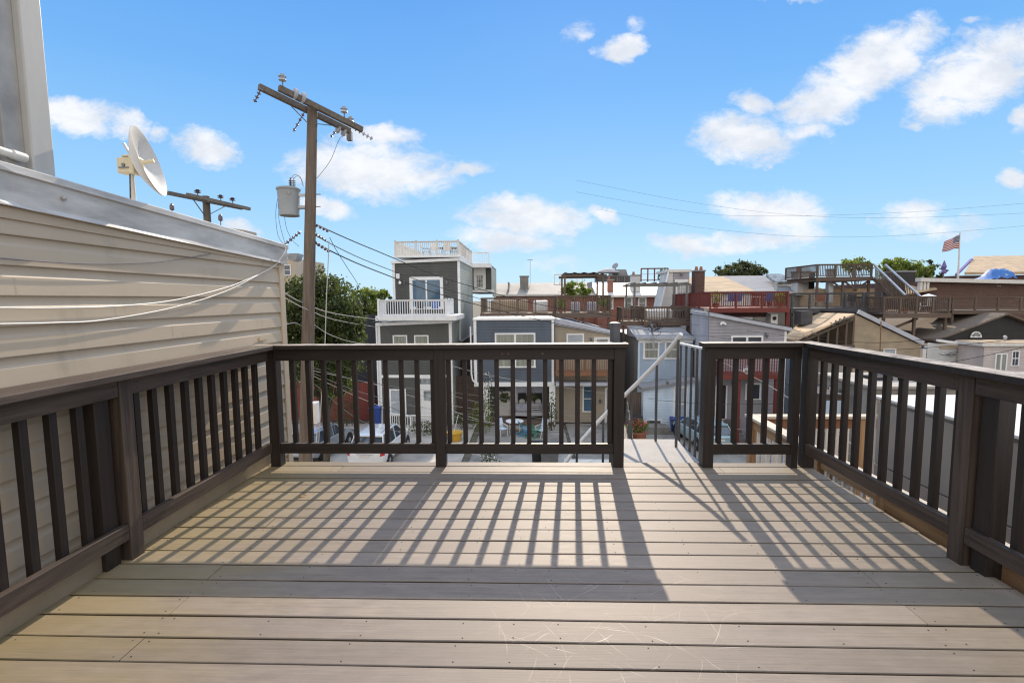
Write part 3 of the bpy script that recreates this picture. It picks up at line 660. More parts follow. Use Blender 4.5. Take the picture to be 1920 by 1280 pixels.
# ================================================ SPIRAL STAIR
SC=Vector((.785,4.42,0)); t=thing('spiral_staircase','grey steel spiral staircase with pale curved handrail at the railing gap','staircase',(SC.x,SC.y,-6.7))
MB().lathe((SC.x,SC.y,-6.7),[(.045,0),(.045,7.90),(.049,7.90),(.049,7.925),(.02,7.93)],20).build('center_pole','steel',t,smooth=True)
pl=MB(); pl.box(.835,1.522,4.232,4.99,-.032,-.018); pl.build('landing','plate',t); 
fr=MB(); fr.box(.835,1.535,4.2265,4.2315,-.09,-.019); fr.box(1.5225,1.535,4.232,4.99,-.09,-.019); fr.box(.835,1.535,4.9905,5.0,-.09,-.019); fr.build('landing_frame','steel',t)
def hr(th): return SC+Vector((.73*math.cos(R_(th)),.73*math.sin(R_(th)),0))
zr=lambda th:1.06-.0137*(th-25)
MB().tube([hr(th)+Vector((0,0,zr(th))) for th in range(22,430,6)],.021,10).build('handrail','cable_white',t,smooth=True)
for k,th in enumerate([25,45,66]+list(range(89,420,23))):
    p=hr(th); z=zr(th)
    MB().box(p.x-.011,p.x+.011,p.y-.011,p.y+.011,(z-1.02 if k>2 else -.1),z-.012).build('baluster','steel',t)
for k in range(15):
    th0=84+k*23; z=zr(th0+12)-1.04; a=[SC+Vector((r*math.cos(R_(q)),r*math.sin(R_(q)),z)) for r,q in ((.05,th0-4),(.74,th0-2),(.75,th0+12),(.74,th0+25),(.05,th0+27))]
    MB().prism(a,(0,0,-.03)).build('tread','metal',t)
gt=thing('stair_guard','upright steel bar guard with white top rail right of the stair landing','railing',(1.54,4.6,-.1))
a=P(1286,644,4.98); b=P(1324,655,4.24)
MB().beam((1.548,4.98,a.z),(1.548,4.20,b.z),.03,.018).build('top_rail','cable_white',gt)
for i,y in enumerate((4.97,4.80,4.64,4.49,4.36)): MB().box(1.54,1.558,y-.009,y+.009,-.35,a.z-.01+(b.z-a.z)*(4.98-y)/.78).build('bar','steel',gt)
MB().box(1.537,1.562,4.19,4.225,-.12,1.03).build('gate_post','metal',gt,bevel=.003); MB().beam((1.549,4.98,-.30),(1.549,4.24,-.30),.02,.03).build('bottom_rail','steel',gt)
# ================================================ RIGHT NEIGHBOUR: TAUPE BOX WITH WHITE ROOF, NEW WOOD DECK
t=thing('panelled_addition','windowless taupe panelled addition with flat white roof beyond the right railing','building',(5.5,1,-6.7))
X0=3.42; zt=.47
B(X0+.03,9.5,-4,4.83,-6.7,zt-.03).build('wall','taupe',t)
pn=MB()
for i in range(8):
    zz0=zt-.06-.62*(i+1)+.012; 
    for j in range(9): y0=4.83-1.05*(j+1)+.006; pn.box(X0+.012,X0+.03,y0,y0+1.045,zz0,zz0+.606)
for j in range(6): x0=X0+.03+1.0*j; pn.box(x0,x0+.99,4.832,4.845,-4,zt-.06)
pn.build('panels','taupe',t,bevel=.003)
B(X0-.01,9.5,-4,4.87,zt-.028,zt).build('roof','whiteroof',t,bevel=.006)
MB().tube([(X0+.01,4.85,zt-.03),(X0+.01,4.85,-6.7)],.012,6).build('corner_bead','offwhite',t)
t=thing('neighbour_deck','lower deck with new pale lumber handrail beyond the right front corner','deck',(3.5,5,-6.7))
B(2.95,5.5,2.6,6.40,-1.25,-1.15).build('deck_floor','raw1',t)
B(2.86,3.0,2.6,6.44,-.135,-.10).build('top_rail','pale',t,bevel=.003); B(3.005,5.5,6.30,6.44,-.135,-.10).build('top_rail','pale',t,bevel=.003)
B(2.92,2.96,2.6,6.36,-.27,-.14).build('rail_board','raw1',t); B(3.0,5.5,6.35,6.39,-.27,-.14).build('rail_board','orange0',t)
for x,y in ((2.94,6.36),(2.94,4.9),(4.3,6.37),(5.4,6.37)): MB().box(x-.05,x+.05,y-.05,y+.05,-6.7,-.14).build('post','raw2',t)
for i in range(26): 
    y=6.2-.13*i; MB().box(2.925,2.955,y-.016,y+.016,-1.1,-.25).build('baluster','offwhite',t)
for i in range(18): 
    x=3.12+.13*i; MB().box(x-.016,x+.016,6.355,6.385,-1.1,-.25).build('baluster','offwhite',t)

lf=thing('fallen_leaf','small dry tan leaf lying on the deck boards near the front left','leaf',tuple(PZ(568,930,.002)))
p=Vector(lf.location); MB().add([p+Vector(v) for v in ((-.03,-.004,.0),(-.012,.012,.006),(.012,.012,.010),(.034,.002,.004),(.010,-.012,.001),(-.012,-.010,.001),(0,0,.004))],[(0,1,6),(1,2,6),(2,3,6),(3,4,6),(4,5,6),(5,0,6)]).build('blade','dry_leaf',lf); MB().tube([p+Vector((-.03,-.004,.001)),p+Vector((-.045,-.01,.003))],.0012,5).build('stalk','dry_leaf',lf)
# ================================================ GROUND
GZ=-6.7
def plane(name,x0,x1,y0,y1,z,m,nx=1):
    return struct(MB().add([(x0,y0,z),(x1,y0,z),(x1,y1,z),(x0,y1,z)],[(0,1,2,3)]).build(name,m,None,loc=((x0+x1)/2,(y0+y1)/2,z)))
plane('ground',-900,900,-300,1500,GZ-.06,'soil'); plane('alley',-60,60,12.5,18.5,GZ-.02,'asphalt'); plane('parking_pad',-16.5,-3.4,18.5,31.2,GZ-.012,'concrete')
plane('parking_pad',-3.0,2.2,18.5,31.2,GZ-.008,'concrete2'); plane('yard_paving',2.4,26,18.5,31.2,GZ-.010,'concrete2'); plane('parking_pad',-14,12,4.8,12.5,GZ-.014,'concrete2')
plane('street',-80,90,56,64,GZ-.03,'asphalt')
def wallbox(parent,x0,x1,y0,y1,z0,z1,m,name='wall_core'): return B(x0,x1,y0,y1,z0,z1).build(name,m,parent)
def facade(parent,poly,Y,m,pitch=.185,name='siding'):
    mb=MB(); siding(mb,poly,front(Y),pitch); return mb.build(name,m,parent)
def sidewall(parent,poly,X,s,m,pitch=.185,name='side_siding'):
    mb=MB(); siding(mb,poly,sideX(X,s),pitch); return mb.build(name,m,parent)
def lantern(parent,p,name='wall_light'):
    m=MB(); m.box(p.x-.05,p.x+.05,p.y-.03,p.y,p.z-.02,p.z+.14); m.lathe(p+Vector((0,-.14,-.12)),[(.04,0),(.075,.12),(.09,.20),(.02,.27)],8); m.beam(p+Vector((0,0,.1)),p+Vector((0,-.14,.13)),.02,.02); o=m.build(name,'metal',parent)
    MB().lathe(p+Vector((0,-.14,-.10)),[(.045,0),(.06,.1)],8).build('lamp_glass','glass_pale',o)
# ------------------------------------------------ dark grey house with roof deck
YA=31; YU=34.5
xa0,xa1,_,za1=RC(708,604,846,608,YA); 
t=thing('row_house','tall charcoal house with white trim, white balcony and white railed roof deck','house',((xa0+xa1)/2,YA,GZ))
ztl=P(710,606,YA).z; ztr=P(846,598,YA).z
wallbox(t,xa0,xa1,YA,YU,GZ,ztl-.2,'charcoal')
facade(t,[(xa0,GZ),(xa1,GZ),(xa1,ztr-.25),(xa0,ztl-.15)],YA,'charcoal')
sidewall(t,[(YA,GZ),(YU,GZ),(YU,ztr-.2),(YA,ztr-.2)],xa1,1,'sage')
MB().box(xa0-.02,xa0+.16,YA-.045,YA+.05,GZ,ztl-.17).build('corner_board','white',t); MB().box(xa1-.16,xa1+.03,YA-.045,YA+.06,GZ,ztr-.23).build('corner_board','white',t)
zb=P(780,705,YA).z; B(xa0+.16,xa1-.16,YA-.05,YA,zb-.09,zb+.09).build('band_board','white',t)
MB().prism([(xa0-.1,YA-.12,ztl-.17),(xa1+.08,YA-.12,ztr-.25),(xa1+.08,YA-.12,ztr),(xa0-.1,YA-.12,ztl+.02)],(0,YU-YA+.1,0)).build('parapet_trim','white',t)
m=MB(); m.tube([(xa0-.06,YA-.10,ztl-.1),(xa0-.06,YA-.10,GZ+.1)],.055,8); m.build('downspout','white',t)
for u0,u1 in ((737,764),(777,804)): window(t,RC(u0,628,u1,662,YA),YA,'curtain',.08,1,0,False)
window(t,RC(731,729,762,779,YA),YA,'blind',.1)
dr=RC(790,722,815,796,YA); door(t,dr,YA,glass=(.2,.85,.62,.86),fm='white'); 
B(dr[0],dr[1],YA-.04,YA,dr[3]+.12,dr[3]+.42).build('transom','glass_pale',t); B(dr[0]-.08,dr[1]+.08,YA-.035,YA,dr[3]+.43,dr[3]+.6).build('lintel','white',t)
B(dr[0]-.5,dr[1]+.9,YA-1.1,YA-.06,dr[2]-.18,dr[2]-.03).build('stoop','concrete',t)
for i in range(5): B(dr[0]-.5-.27*(i+1),dr[0]-.5-.27*i,YA-1.1,YA-.06,GZ,dr[2]-.2-.2*i).build('step','concrete',t)
railing(t,(dr[0]-.45,YA-1.1,dr[2]-.05),(dr[1]+.85,YA-1.1,dr[2]-.05),.95,'white',sp=.14,pw=.09,bw=.035)
railing(t,(dr[0]-1.75,YA-1.1,GZ+.05),(dr[0]-.5,YA-1.1,dr[2]-.05),.95,'white',sp=.14,pw=.09,bw=.035,last=False)
p=P(783,725,YA-.05); MB().lathe(p,[(.14,0),(.03,.16),(.02,.25)],12).build('barn_light','white',t)
# upper storey
xu0,xu1,_,zu1=RC(736,490,861,490,YU); zu0=ztr-.5; YB=42.5
wallbox(t,xu0,xu1,YU,YB,zu0,zu1-.05,'charcoal'); facade(t,[(xu0,zu0),(xu1,zu0),(xu1,zu1+.02),(xu0,zu1-.1)],YU,'charcoal')
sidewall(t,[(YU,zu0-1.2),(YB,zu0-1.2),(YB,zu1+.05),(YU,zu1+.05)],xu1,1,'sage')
wallbox(t,xa0+.3,xu1,YU,YB,GZ,zu0,'charcoal','lower_core'); sidewall(t,[(YU,GZ),(YB,GZ),(YB,zu0-1.3),(YU,zu0-1.3)],xu1,1,'charcoal')
B(xu1,xu1+.04,YU+.1,YB,zu0-1.3,zu0-1.2).build('side_band','white',t)
MB().box(xu0-.03,xu0+.15,YU-.05,YU+.05,zu0,zu1-.12).build('corner_board','white',t); MB().box(xu1-.13,xu1+.035,YU-.05,YU+.12,zu0-1.2,zu1).build('corner_board','white',t)
MB().prism([(xu0-.12,YU-.14,zu1-.14),(xu1+.1,YU-.14,zu1+.02),(xu1+.1,YU-.14,zu1+.24),(xu0-.12,YU-.14,zu1+.04)],(0,YB-YU,0)).build('roof_trim','white',t)
sl_=RC(768,519,831,556,YU); f=window(t,(sl_[0],sl_[1],sl_[2]-.9,sl_[3]),YU,'glass_blue',.22,1,0,False,name='sliding_door'); xm=(sl_[0]+sl_[1])/2; B(xm-.05,xm+.05,YU-.05,YU,sl_[2]-.8,sl_[3]-.2).build('door_stile','white',f); 
B(sl_[0]+.2,sl_[0]+.55,YU-.03,YU-.005,sl_[2]-.7,sl_[3]-.25).build('curtain','lblue2',f)
for u in (759,838): lantern(t,P(u,530,YU-.02))
m=MB(); p=P(746,517,YU-.1); m.box(p.x-.12,p.x+.12,p.y-.1,p.y+.1,p.z-.2,p.z+.15); q=P(750,530,YU-.12); m.lathe(q,[(.1,0),(.1,.05)],12,(0,-1,0)); m.beam(p,q,.03,.03); m.build('floodlight','white',t)
# balcony over the lower block
bt=P(780,590,YA-.2).z; bx0,bx1,_,_=RC(713,590,848,590,YA-.15); by0=YA-.55
B(bx0-.2,bx1+.3,by0,YU-.06,bt-.36,bt-.05).build('balcony_floor','white',t)
bh=P(780,559,YA).z-P(780,589,YA).z
railing(t,(bx0,by0+.1,bt-.08),(bx1-.35,by0+.1,bt-.08),bh,'white',sp=.15,pw=.13,bw=.045,cap='white',n_post=2)
railing(t,(bx1-.35,by0+.1,bt-.08),(bx1-.35,YU-1.2,bt-.08),bh,'white',sp=.15,pw=.13,bw=.045,cap='white',n_post=2,first=False)
railing(t,(bx0,by0+.1,bt-.08),(bx0,YU-.2,bt-.08),bh,'white',sp=.16,pw=.13,bw=.045,n_post=1,first=False,cap='white')
# roof deck
ry0=YU-.25; zr0=P(800,487,ry0).z; zr1=P(800,478,ry0).z; rx0,rx1,_,_=RC(741,470,859,470,ry0)
B(rx0-.12,rx1+.12,ry0-.05,YB-.3,zu1+.26,zr1-.02).build('roof_deck_floor','white',t)
rh=P(800,449,ry0).z-P(800,476,ry0).z
railing(t,(rx0,ry0+.05,zr1-.05),(rx1,ry0+.05,zr1-.05),rh,'offwhite',sp=.15,pw=.12,bw=.045,cap='offwhite',n_post=3)
railing(t,(rx1,ry0+.05,zr1-.05),(rx1,YB-.5,zr1-.05),rh,'offwhite',sp=.18,pw=.12,bw=.045,cap='offwhite',n_post=4,first=False)
railing(t,(rx0,ry0+.05,zr1-.05),(rx0,YB-.5,zr1-.05),rh,'offwhite',sp=.18,pw=.12,bw=.045,cap='offwhite',n_post=4,first=False)
# stair tower behind with half glazed door
YT=44; tx0,tx1,tz0,tz1=RC(884,548,921,484,YT); 
wallbox(t,tx0,tx1,YT,YT+7,tz0-.6,tz1-.1,'charcoal','tower_core'); facade(t,[(tx0,tz0-.6),(tx1,tz0-.6),(tx1,tz1),(tx0,tz1)],YT,'charcoal'); 
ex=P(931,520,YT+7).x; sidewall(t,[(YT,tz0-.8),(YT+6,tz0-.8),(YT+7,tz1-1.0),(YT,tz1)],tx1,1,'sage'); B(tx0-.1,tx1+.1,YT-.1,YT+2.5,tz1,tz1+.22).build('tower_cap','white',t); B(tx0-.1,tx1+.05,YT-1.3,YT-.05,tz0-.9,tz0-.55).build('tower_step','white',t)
door(t,RC(890,543,909,494,YT),YT,glass=(.2,.8,.45,.9),bars=2)
railing(t,(tx0+.1,YT-1.2,tz0-.55),(tx1-.1,YT-1.2,tz0-.55),.95,'white',n_post=1,sp=.17)
# furniture on the two decks
def chair(loc,rz,m,fm,label,cat='chair',group=None,sling=True,s=1.0):
    t=thing('patio_chair',label,cat,(0,0,0),group)
    MB().box(-.25,.25,-.24,.24,.40,.44).build('seat',m,t); MB().prism([(-.25,.20,.44),(.25,.20,.44),(.25,.36,1.0),(-.25,.36,1.0)],(0,.03,0)).build('backrest',m,t)
    for sx in (-.24,.24):
        for a,b in (((sx,-.22,.44),(sx,-.30,0)),((sx,.22,.44),(sx,.28,0))): MB().beam(a,b,.028,.028).build('leg',fm,t)
        MB().beam((sx,-.26,.64),(sx,.26,.66),.05,.025).build('armrest',fm,t); MB().beam((sx,-.24,.44),(sx,-.25,.64),.025,.025).build('arm_support',fm,t)
    t.location=loc; t.rotation_euler.z=rz; t.scale=(s,s,s); return t
def table(loc,r,h,m,fm,label,group=None,round_=True):
    t=thing('patio_table',label,'table',(0,0,0),group)
    (MB().lathe((0,0,h-.03),[(r,0),(r,.03)],20) if round_ else MB().box(-r,r,-r*.6,r*.6,h-.04,h)).build('tabletop',m,t)
    for a in range(4):
        c,s_=math.cos(a*math.pi/2+.78),math.sin(a*math.pi/2+.78); MB().beam((c*r*.75,s_*r*.6,h-.03),(c*r*.8,s_*r*.62,0),.03,.03).build('leg',fm,t)
    t.location=loc; return t
dz=zr1
chair((P(797,470,36).x,36.3,dz),1.6,'fabric','black','sling patio chair left of the table on the white roof deck')
chair((P(815,470,36).x,35.8,dz),.3,'offwhite','black','pale cushioned patio chair on the white roof deck beside the dark table')
table((P(842,470,37).x,37,dz),.85,.74,'black','black','dark round patio table on the white railed roof deck')
chair((P(840,470,35.6).x,35.6,dz),3.1,'offwhite','black','pale patio chair in front of the dark roof deck table')
chair((P(853,470,36.4).x,36.4,dz),-1.7,'fabric','black','patio chair right of the table, at the roof deck corner')
g_=thing('grill','covered black grill behind the white balcony railing','grill',(P(745,590,32.5).x,32.5,bt-.05)); x,y,z=g_.location
MB().box(x-.65,x+.65,y-.3,y+.3,z,z+.75).build('cover','navy',g_,bevel=.05); MB().tube([(x-.6,y,z+.75),(x+.6,y,z+.75)],.28,12).build('hood','navy',g_,smooth=True)
chair((P(790,590,32.8).x,32.8,bt-.05),2.9,'black','metal','black balcony chair behind the white railing, left of the sliding door'); chair((P(815,590,32.8).x,32.9,bt-.05),3.3,'bluefab','metal','blue balcony chair at the right end behind the white railing')
# ------------------------------------------------ slate blue house with porch
YS=31; sx0,sx1,_,sz1=RC(889,600,1038,603,YS); szb=P(960,720,YS).z
t=thing('row_house','slate blue sided house with white trimmed open back porch','house',((sx0+sx1)/2,YS,GZ))
wallbox(t,sx0,sx1,YS,YS+9,szb,sz1-.1,'slate'); facade(t,[(sx0,szb),(sx1,szb),(sx1,sz1),(sx0,sz1)],YS,'slate')
sidewall(t,[(YS,szb),(YS+9,szb),(YS+9,sz1-.05),(YS,sz1-.05)],sx0,-1,'slate')
MB().box(sx0-.03,sx0+.14,YS-.05,YS+.05,szb+.02,sz1).build('corner_board','white',t); MB().box(sx1-.13,sx1+.03,YS-.05,YS+.05,szb+.02,sz1).build('corner_board','white',t)
B(sx0-.08,sx1+.06,YS-.08,YS+9,sz1,sz1+.12).build('roof_edge','white',t); B(sx0-.05,sx1+.05,YS-.07,YS-.001,szb-.14,szb+.14).build('band_board','white',t)
window(t,RC(928,624,1004,689,YS),YS,'curtain',.11,2,0,True)
m=MB(); q0=P(882,612,YS-.1); q1=P(884,700,YS-.1); q2=P(900,726,YS-.1); m.tube([q0,q1,P(886,712,YS-.1),q2],.05,8); m.build('downspout','white',t,smooth=True)
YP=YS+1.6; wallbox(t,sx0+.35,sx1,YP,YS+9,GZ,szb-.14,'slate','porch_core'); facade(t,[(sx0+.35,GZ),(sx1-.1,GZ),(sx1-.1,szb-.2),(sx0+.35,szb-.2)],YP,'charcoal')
B(sx0+.35,sx1,YS,YP-.02,szb-.16,szb-.145).build('porch_ceiling','offwhite',t)
for u0,u1 in ((905,918),(1030,1041)): r=RC(u0,760,u1,760,YS); B(r[0],r[1],YS-.06,YS+.25,GZ,szb-.145).build('porch_post','white',t)
B(sx0+.3,sx1,YS-.3,YP,GZ,GZ+.18).build('porch_floor','brown0',t)
door(t,RC(932,790,955,733,YP),YP,glass=None,gm='glass',fm='offwhite')
w=window(t,RC(966,774,1022,724,YP),YP,'cushion',.09,2,0,False); 
for u in (979,1009):
    p=P(u,750,YP-.06); B(p.x-.28,p.x+.28,p.y-.012,p.y-.001,p.z-.5,p.z+.5).build('dark_panel','black',w); MB().lathe(p+Vector((0,-.012,-.1)),[(.2,0),(.2,.03)],14,(0,-1,0)).build('wreath','offwhite',w)
lantern(t,P(941,732,YP-.1),'porch_light')
# pots, ferns
def blob_leaves(mb,c,rx,ry,rz,n,s,rnd,flat=.5):
    for _ in range(n):
        while 1:
            d=Vector((rnd.uniform(-1,1),rnd.uniform(-1,1),rnd.uniform(-1,1)))
            if d.length<=1 and d.length>.25: break
        p=Vector(c)+Vector((d.x*rx,d.y*ry,d.z*rz)); a=Vector((rnd.gauss(0,1),rnd.gauss(0,1),rnd.gauss(0,flat))).normalized(); b=a.orthogonal().normalized(); b=(Matrix.Rotation(rnd.uniform(0,6.28),3,a)@b); c2=a.cross(b)
        q=s*rnd.uniform(.6,1.3); mb.add([p-b*q*.5,p+c2*q*.32+a*q*.1,p+b*q*.6,p-c2*q*.32+a*q*.1],[(0,1,2,3)])
    return mb
rnd=random.Random(11)
for u,lab in ((946,'left of the two hanging ferns under the porch ceiling'),(997,'right of the two hanging ferns under the porch ceiling')):
    p=P(u,745,YS+.3); t=thing('hanging_fern',lab,'plant',p,'ferns hanging in the porch')
    blob_leaves(MB(),p,.42,.35,.32,260,.13,rnd).build('foliage','leaf',t); MB().lathe(p+Vector((0,0,-.2)),[(.1,0),(.16,.18)],10).build('basket','soil',t); MB().tube([p,Vector((p.x,p.y,szb-.16))],.008,4).build('hanger','black',t)
t=thing('porch_sofa','grey outdoor sofa with striped pillow on the porch','sofa',(P(1000,790,YS+1).x-.3,YS+1.0,GZ+.18)); x,y,z=t.location
B(x-.9,x+.9,y-.35,y+.3,z+.2,z+.42).build('seat','fabric',t,bevel=.04); B(x-.9,x+.9,y+.3,y+.45,z+.2,z+.9).build('backrest','cushion',t,bevel=.03)
for sx in (-.98,.98): B(x+sx-.07,x+sx+.07,y-.35,y+.4,z,z+.6).build('arm','fabric',t)
pl_=B(x+.2,x+.75,y+.12,y+.26,z+.42,z+.85).build('pillow','white',t,bevel=.04); m=MB(); [m.box(x+.2,x+.75,y+.11,y+.119,z+.48+.12*i,z+.54+.12*i) for i in range(3)]; m.build('stripes','black',pl_)
# ------------------------------------------------ tan house with shed roof
YN=31.6; nx0,nx1,_,_=RC(1040,640,1152,640,YN); zl=P(1042,608,YN).z; zr_=P(1150,628,YN).z; znb=P(1090,705,YN).z
t=thing('row_house','tan sided house with sloping white roof edge and orange wood balcony','house',((nx0+nx1)/2,YN,GZ))
MB().prism([(nx0,YN,GZ),(nx1,YN,GZ),(nx1,YN,zr_),(nx0,YN,zl)],(0,9,0)).build('wall_core','tan',t); facade(t,[(nx0+.02,GZ),(nx1,GZ),(nx1,zr_),(nx0+.02,zl)],YN,'tan')
sidewall(t,[(YN,GZ),(YN+9,GZ),(YN+9,zr_),(YN,zr_)],nx1,1,'grayw2')
MB().prism([(nx0-.02,YN-.16,zl),(nx1+.1,YN-.16,zr_-.02),(nx1+.1,YN-.16,zr_+.16),(nx0-.02,YN-.16,zl+.42)],(0,3.2,0)).build('roof_edge','lilac_side',t)
MB().prism([(nx0,YN+3.1,zl),(nx1,YN+3.1,zr_),(nx1,YN+3.1,zr_+.17),(nx0,YN+3.1,zl+.43)],(0,6,0)).build('roof','roofgrey',t)
window(t,RC(1062,625,1095,664,YN),YN,'blind',.1); door(t,RC(1116,668,1142,632,YN),YN,glass=(.12,.88,.1,.92)); lantern(t,P(1108,636,YN-.02))
window(t,RC(1092,722,1116,772,YN),YN,'glass_blue',.09); door(t,RC(1136,800,1158,726,YN),YN,'blue_bin' if 0 else 'door_white',glass=(.1,.9,.05,.95),gm='glass'); lantern(t,P(1125,752,YN-.02))
by=YN-1.2; zf=P(1090,698,by).z; bz0,bz1,_,_=RC(1042,690,1152,690,by)
bal=thing('wood_balcony','orange stained wood balcony on the tan house','balcony',((bz0+bz1)/2,by,zf))
B(bz0,bz1,by,YN-.02,zf-.16,zf-.02).build('floor','orange0',bal); B(bz0,bz1,by-.04,by-.002,zf-.22,zf+.02).build('fascia','orange0',bal)
hb=P(1090,668,by).z-zf; railing(bal,(bz0+.05,by+.04,zf),(bz1-.05,by+.04,zf),hb+.15,'orange',sp=.14,n_post=2); railing(bal,(bz0+.05,by+.04,zf),(bz0+.05,YN-.1,zf),hb+.15,'orange',sp=.14,n_post=1,first=False)
B(nx0+.02,nx1,YN-1.25,YN-.02,znb-.42,znb-.24).build('awning','lilac_side',t)
# ------------------------------------------------ light blue house
YL=31; lx0,lx1,_,_=RC(1197,640,1299,640,YL); lz1=P(1250,634,YL).z; lzb=P(1250,722,YL).z
t=thing('row_house','pale blue sided house with dark metal roof and brown back door','house',((lx0+lx1)/2,YL,GZ))
wallbox(t,lx0,lx1,YL,YL+9,GZ,lz1,'lblue'); facade(t,[(lx0,GZ),(lx1,GZ),(lx1,lz1),(lx0,lz1)],YL,'lblue'); sidewall(t,[(YL,GZ),(YL+9,GZ),(YL+9,lz1),(YL,lz1)],lx0,-1,'grayw2')
zt_=P(1250,611,YL+2.5).z; MB().prism([(lx0-.15,YL-.15,lz1+.02),(lx0-.15,YL+3,zt_+.02),(lx0-.15,YL+3,lz1)],(lx1-lx0+.2,0,0)).build('roof','roofgrey',t)
B(lx0-.15,lx1+.05,YL-.2,YL-.155,lz1-.08,lz1+.08).build('gutter','galv',t); B(lx0,lx1,YL-.05,YL-.003,lz1-.28,lz1-.1).build('frieze','white',t); B(lx0-.02,lx0+.1,YL-.05,YL+.05,GZ,lz1-.29).build('corner_board','lblue2',t)
for a,b in ((1206,1236),(1246,1275)): window(t,RC(a,637,b,673,YL),YL,'curtain',.1)
YL2=YL-1.4; q0x=P(1206,760,YL2).x; za_,zb_=P(1206,722,YL2).z,P(1300,706,YL2).z; q1x=P(1302,760,YL2).x
MB().prism([(q0x,YL2,GZ),(q1x,YL2,GZ),(q1x,YL2,zb_-.3),(q0x,YL2,za_-.3)],(0,1.38,0)).build('lean_to','lblue2',t); facade(t,[(q0x,GZ),(q1x,GZ),(q1x,zb_-.3),(q0x,za_-.3)],YL2,'lblue2',name='lean_to_siding')
MB().prism([(q0x-.15,YL2-.2,za_-.3),(q1x+.05,YL2-.2,zb_-.3),(q1x+.05,YL2-.2,zb_-.12),(q0x-.15,YL2-.2,za_-.12)],(0,1.5,.0)).build('lean_to_roof','roofgrey',t)
d_=RC(1213,788,1239,731,YL2); door(t,(d_[0],d_[1],GZ+.45,d_[3]),YL2,'soil',glass=(.1,.9,.5,.95),gm='glass'); window(t,RC(1262,724,1288,790,YL2),YL2,'blind',.1); lantern(t,P(1250,717,YL2-.02)); B(d_[0]-.3,d_[1]+.3,YL2-.9,YL2-.05,GZ,GZ+.42).build('steps','concrete2',t)
# ------------------------------------------------ lilac grey house with sloping top
YG=28; gx0,gx1,_,_=RC(1328,640,1473,640,YG); gzl=P(1328,592,YG).z; gzr=P(1474,619,YG).z
t=thing('row_house','lilac grey sided house with sloping white fascia and red balcony','house',((gx0+gx1)/2,YG,GZ))
FB=YG+4.0; gsx=P(1297,640,FB).x
tzf=lambda x: gzl+(gzr-gzl)*(x-gx0)/(gx1-gx0)
fp=[(gx0,YG),(gx1,YG),(gx1,YG+9),(gsx+1.2,YG+9),(gsx,FB)]
MB().add([(x,y,GZ) for x,y in fp]+[(x,y,tzf(max(x,gx0))) for x,y in fp],[(4,3,2,1,0),(5,6,7,8,9)]+[(i,(i+1)%5,5+(i+1)%5,5+i) for i in range(5)]).build('wall_core','lilac',t); facade(t,[(gx0,GZ),(gx1,GZ),(gx1,gzr),(gx0,gzl)],YG,'lilac')
# angled left flank
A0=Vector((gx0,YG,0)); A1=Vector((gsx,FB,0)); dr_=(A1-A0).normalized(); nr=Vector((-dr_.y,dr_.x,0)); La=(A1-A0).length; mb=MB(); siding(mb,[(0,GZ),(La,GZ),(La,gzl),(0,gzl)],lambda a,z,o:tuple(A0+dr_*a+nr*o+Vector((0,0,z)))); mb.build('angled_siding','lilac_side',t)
MB().prism([(gx0-.02,YG-.18,gzl),(gx1+.25,YG-.18,gzr-.05),(gx1+.25,YG-.18,gzr+.14),(gx0-.02,YG-.18,gzl+.2)],(0,.16,0)).build('fascia','lilac_side',t)
MB().beam(A0+nr*.08+Vector((0,0,gzl+.10)),A1+nr*.08+Vector((0,0,gzl+.12)),.1,.2).build('fascia','lilac_side',t)
fq=[(gx0,YG-.15),(gx1+.25,YG-.15),(gx1+.25,YG+9),(gsx+1.2,YG+9),(gsx,FB)]; MB().add([(x,y,tzf(x)+.205) for x,y in fq]+[(x,y,tzf(x)+.24) for x,y in fq],[(4,3,2,1,0),(5,6,7,8,9)]+[(i,(i+1)%5,5+(i+1)%5,5+i) for i in range(5)]).build('roof','tar',t)
B(gx1-.1,gx1+.03,YG-.04,YG+.05,GZ,gzr-.06).build('corner_board','white',t)
window(t,(RC(1370,630,1430,660,YG)[0],RC(1370,630,1430,660,YG)[1],P(1400,672,YG).z,P(1400,629,YG).z),YG,'glass',.1,2,0,False)
m=MB(); p=P(1355,605,YG-.05); m.box(p.x-.1,p.x+.1,p.y-.03,p.y+.04,p.z-.07,p.z+.07); m.lathe(p+Vector((-.1,-.05,-.05)),[(.07,0),(.04,.1)],8,(-.5,-.6,-.5)); m.lathe(p+Vector((.1,-.05,-.05)),[(.07,0),(.04,.1)],8,(.5,-.6,-.5)); m.build('floodlight','white',t)
lantern(t,P(1436,629,YG-.02))
window(t,RC(1397,718,1426,749,YG),YG,'glass',.08,1,0,False); door(t,RC(1344,787,1360,722,YG),YG,'navy'); lantern(t,P(1373,720,YG-.02))
m=MB(); p=P(1458,775,YG-.1); m.box(p.x-.1,p.x+.1,p.y,p.y+.09,p.z-.25,p.z+.15); m.lathe(p+Vector((0,0,.22)),[(.09,0),(.09,.09)],10,(0,-1,0)); m.build('electric_meter','galv',t)
by=YG-1.5; zf=P(1410,703,by).z; r0x,r1x,_,_=RC(1352,700,1466,700,by)
t=thing('red_balcony','barn red wooden balcony on posts, below the lilac grey house window','balcony',((r0x+r1x)/2,by,GZ))
B(r0x,r1x,by,YG-.03,zf-.12,zf).build('floor','red0',t); B(r0x-.03,r1x+.03,by-.05,by-.002,zf-.22,zf+.02).build('fascia','red0',t); railing(t,(r0x,by+.05,zf),(r1x,by+.05,zf),1.0,'red',sp=.13,n_post=2); railing(t,(r0x,by+.05,zf),(r0x,YG-.1,zf),1.0,'red',sp=.13,n_post=1,first=False)
for u in (1384,1454): p=P(u,750,by+.1); MB().box(p.x-.08,p.x+.08,p.y-.08,p.y+.08,GZ,zf-.22).build('support_post','red2',t)
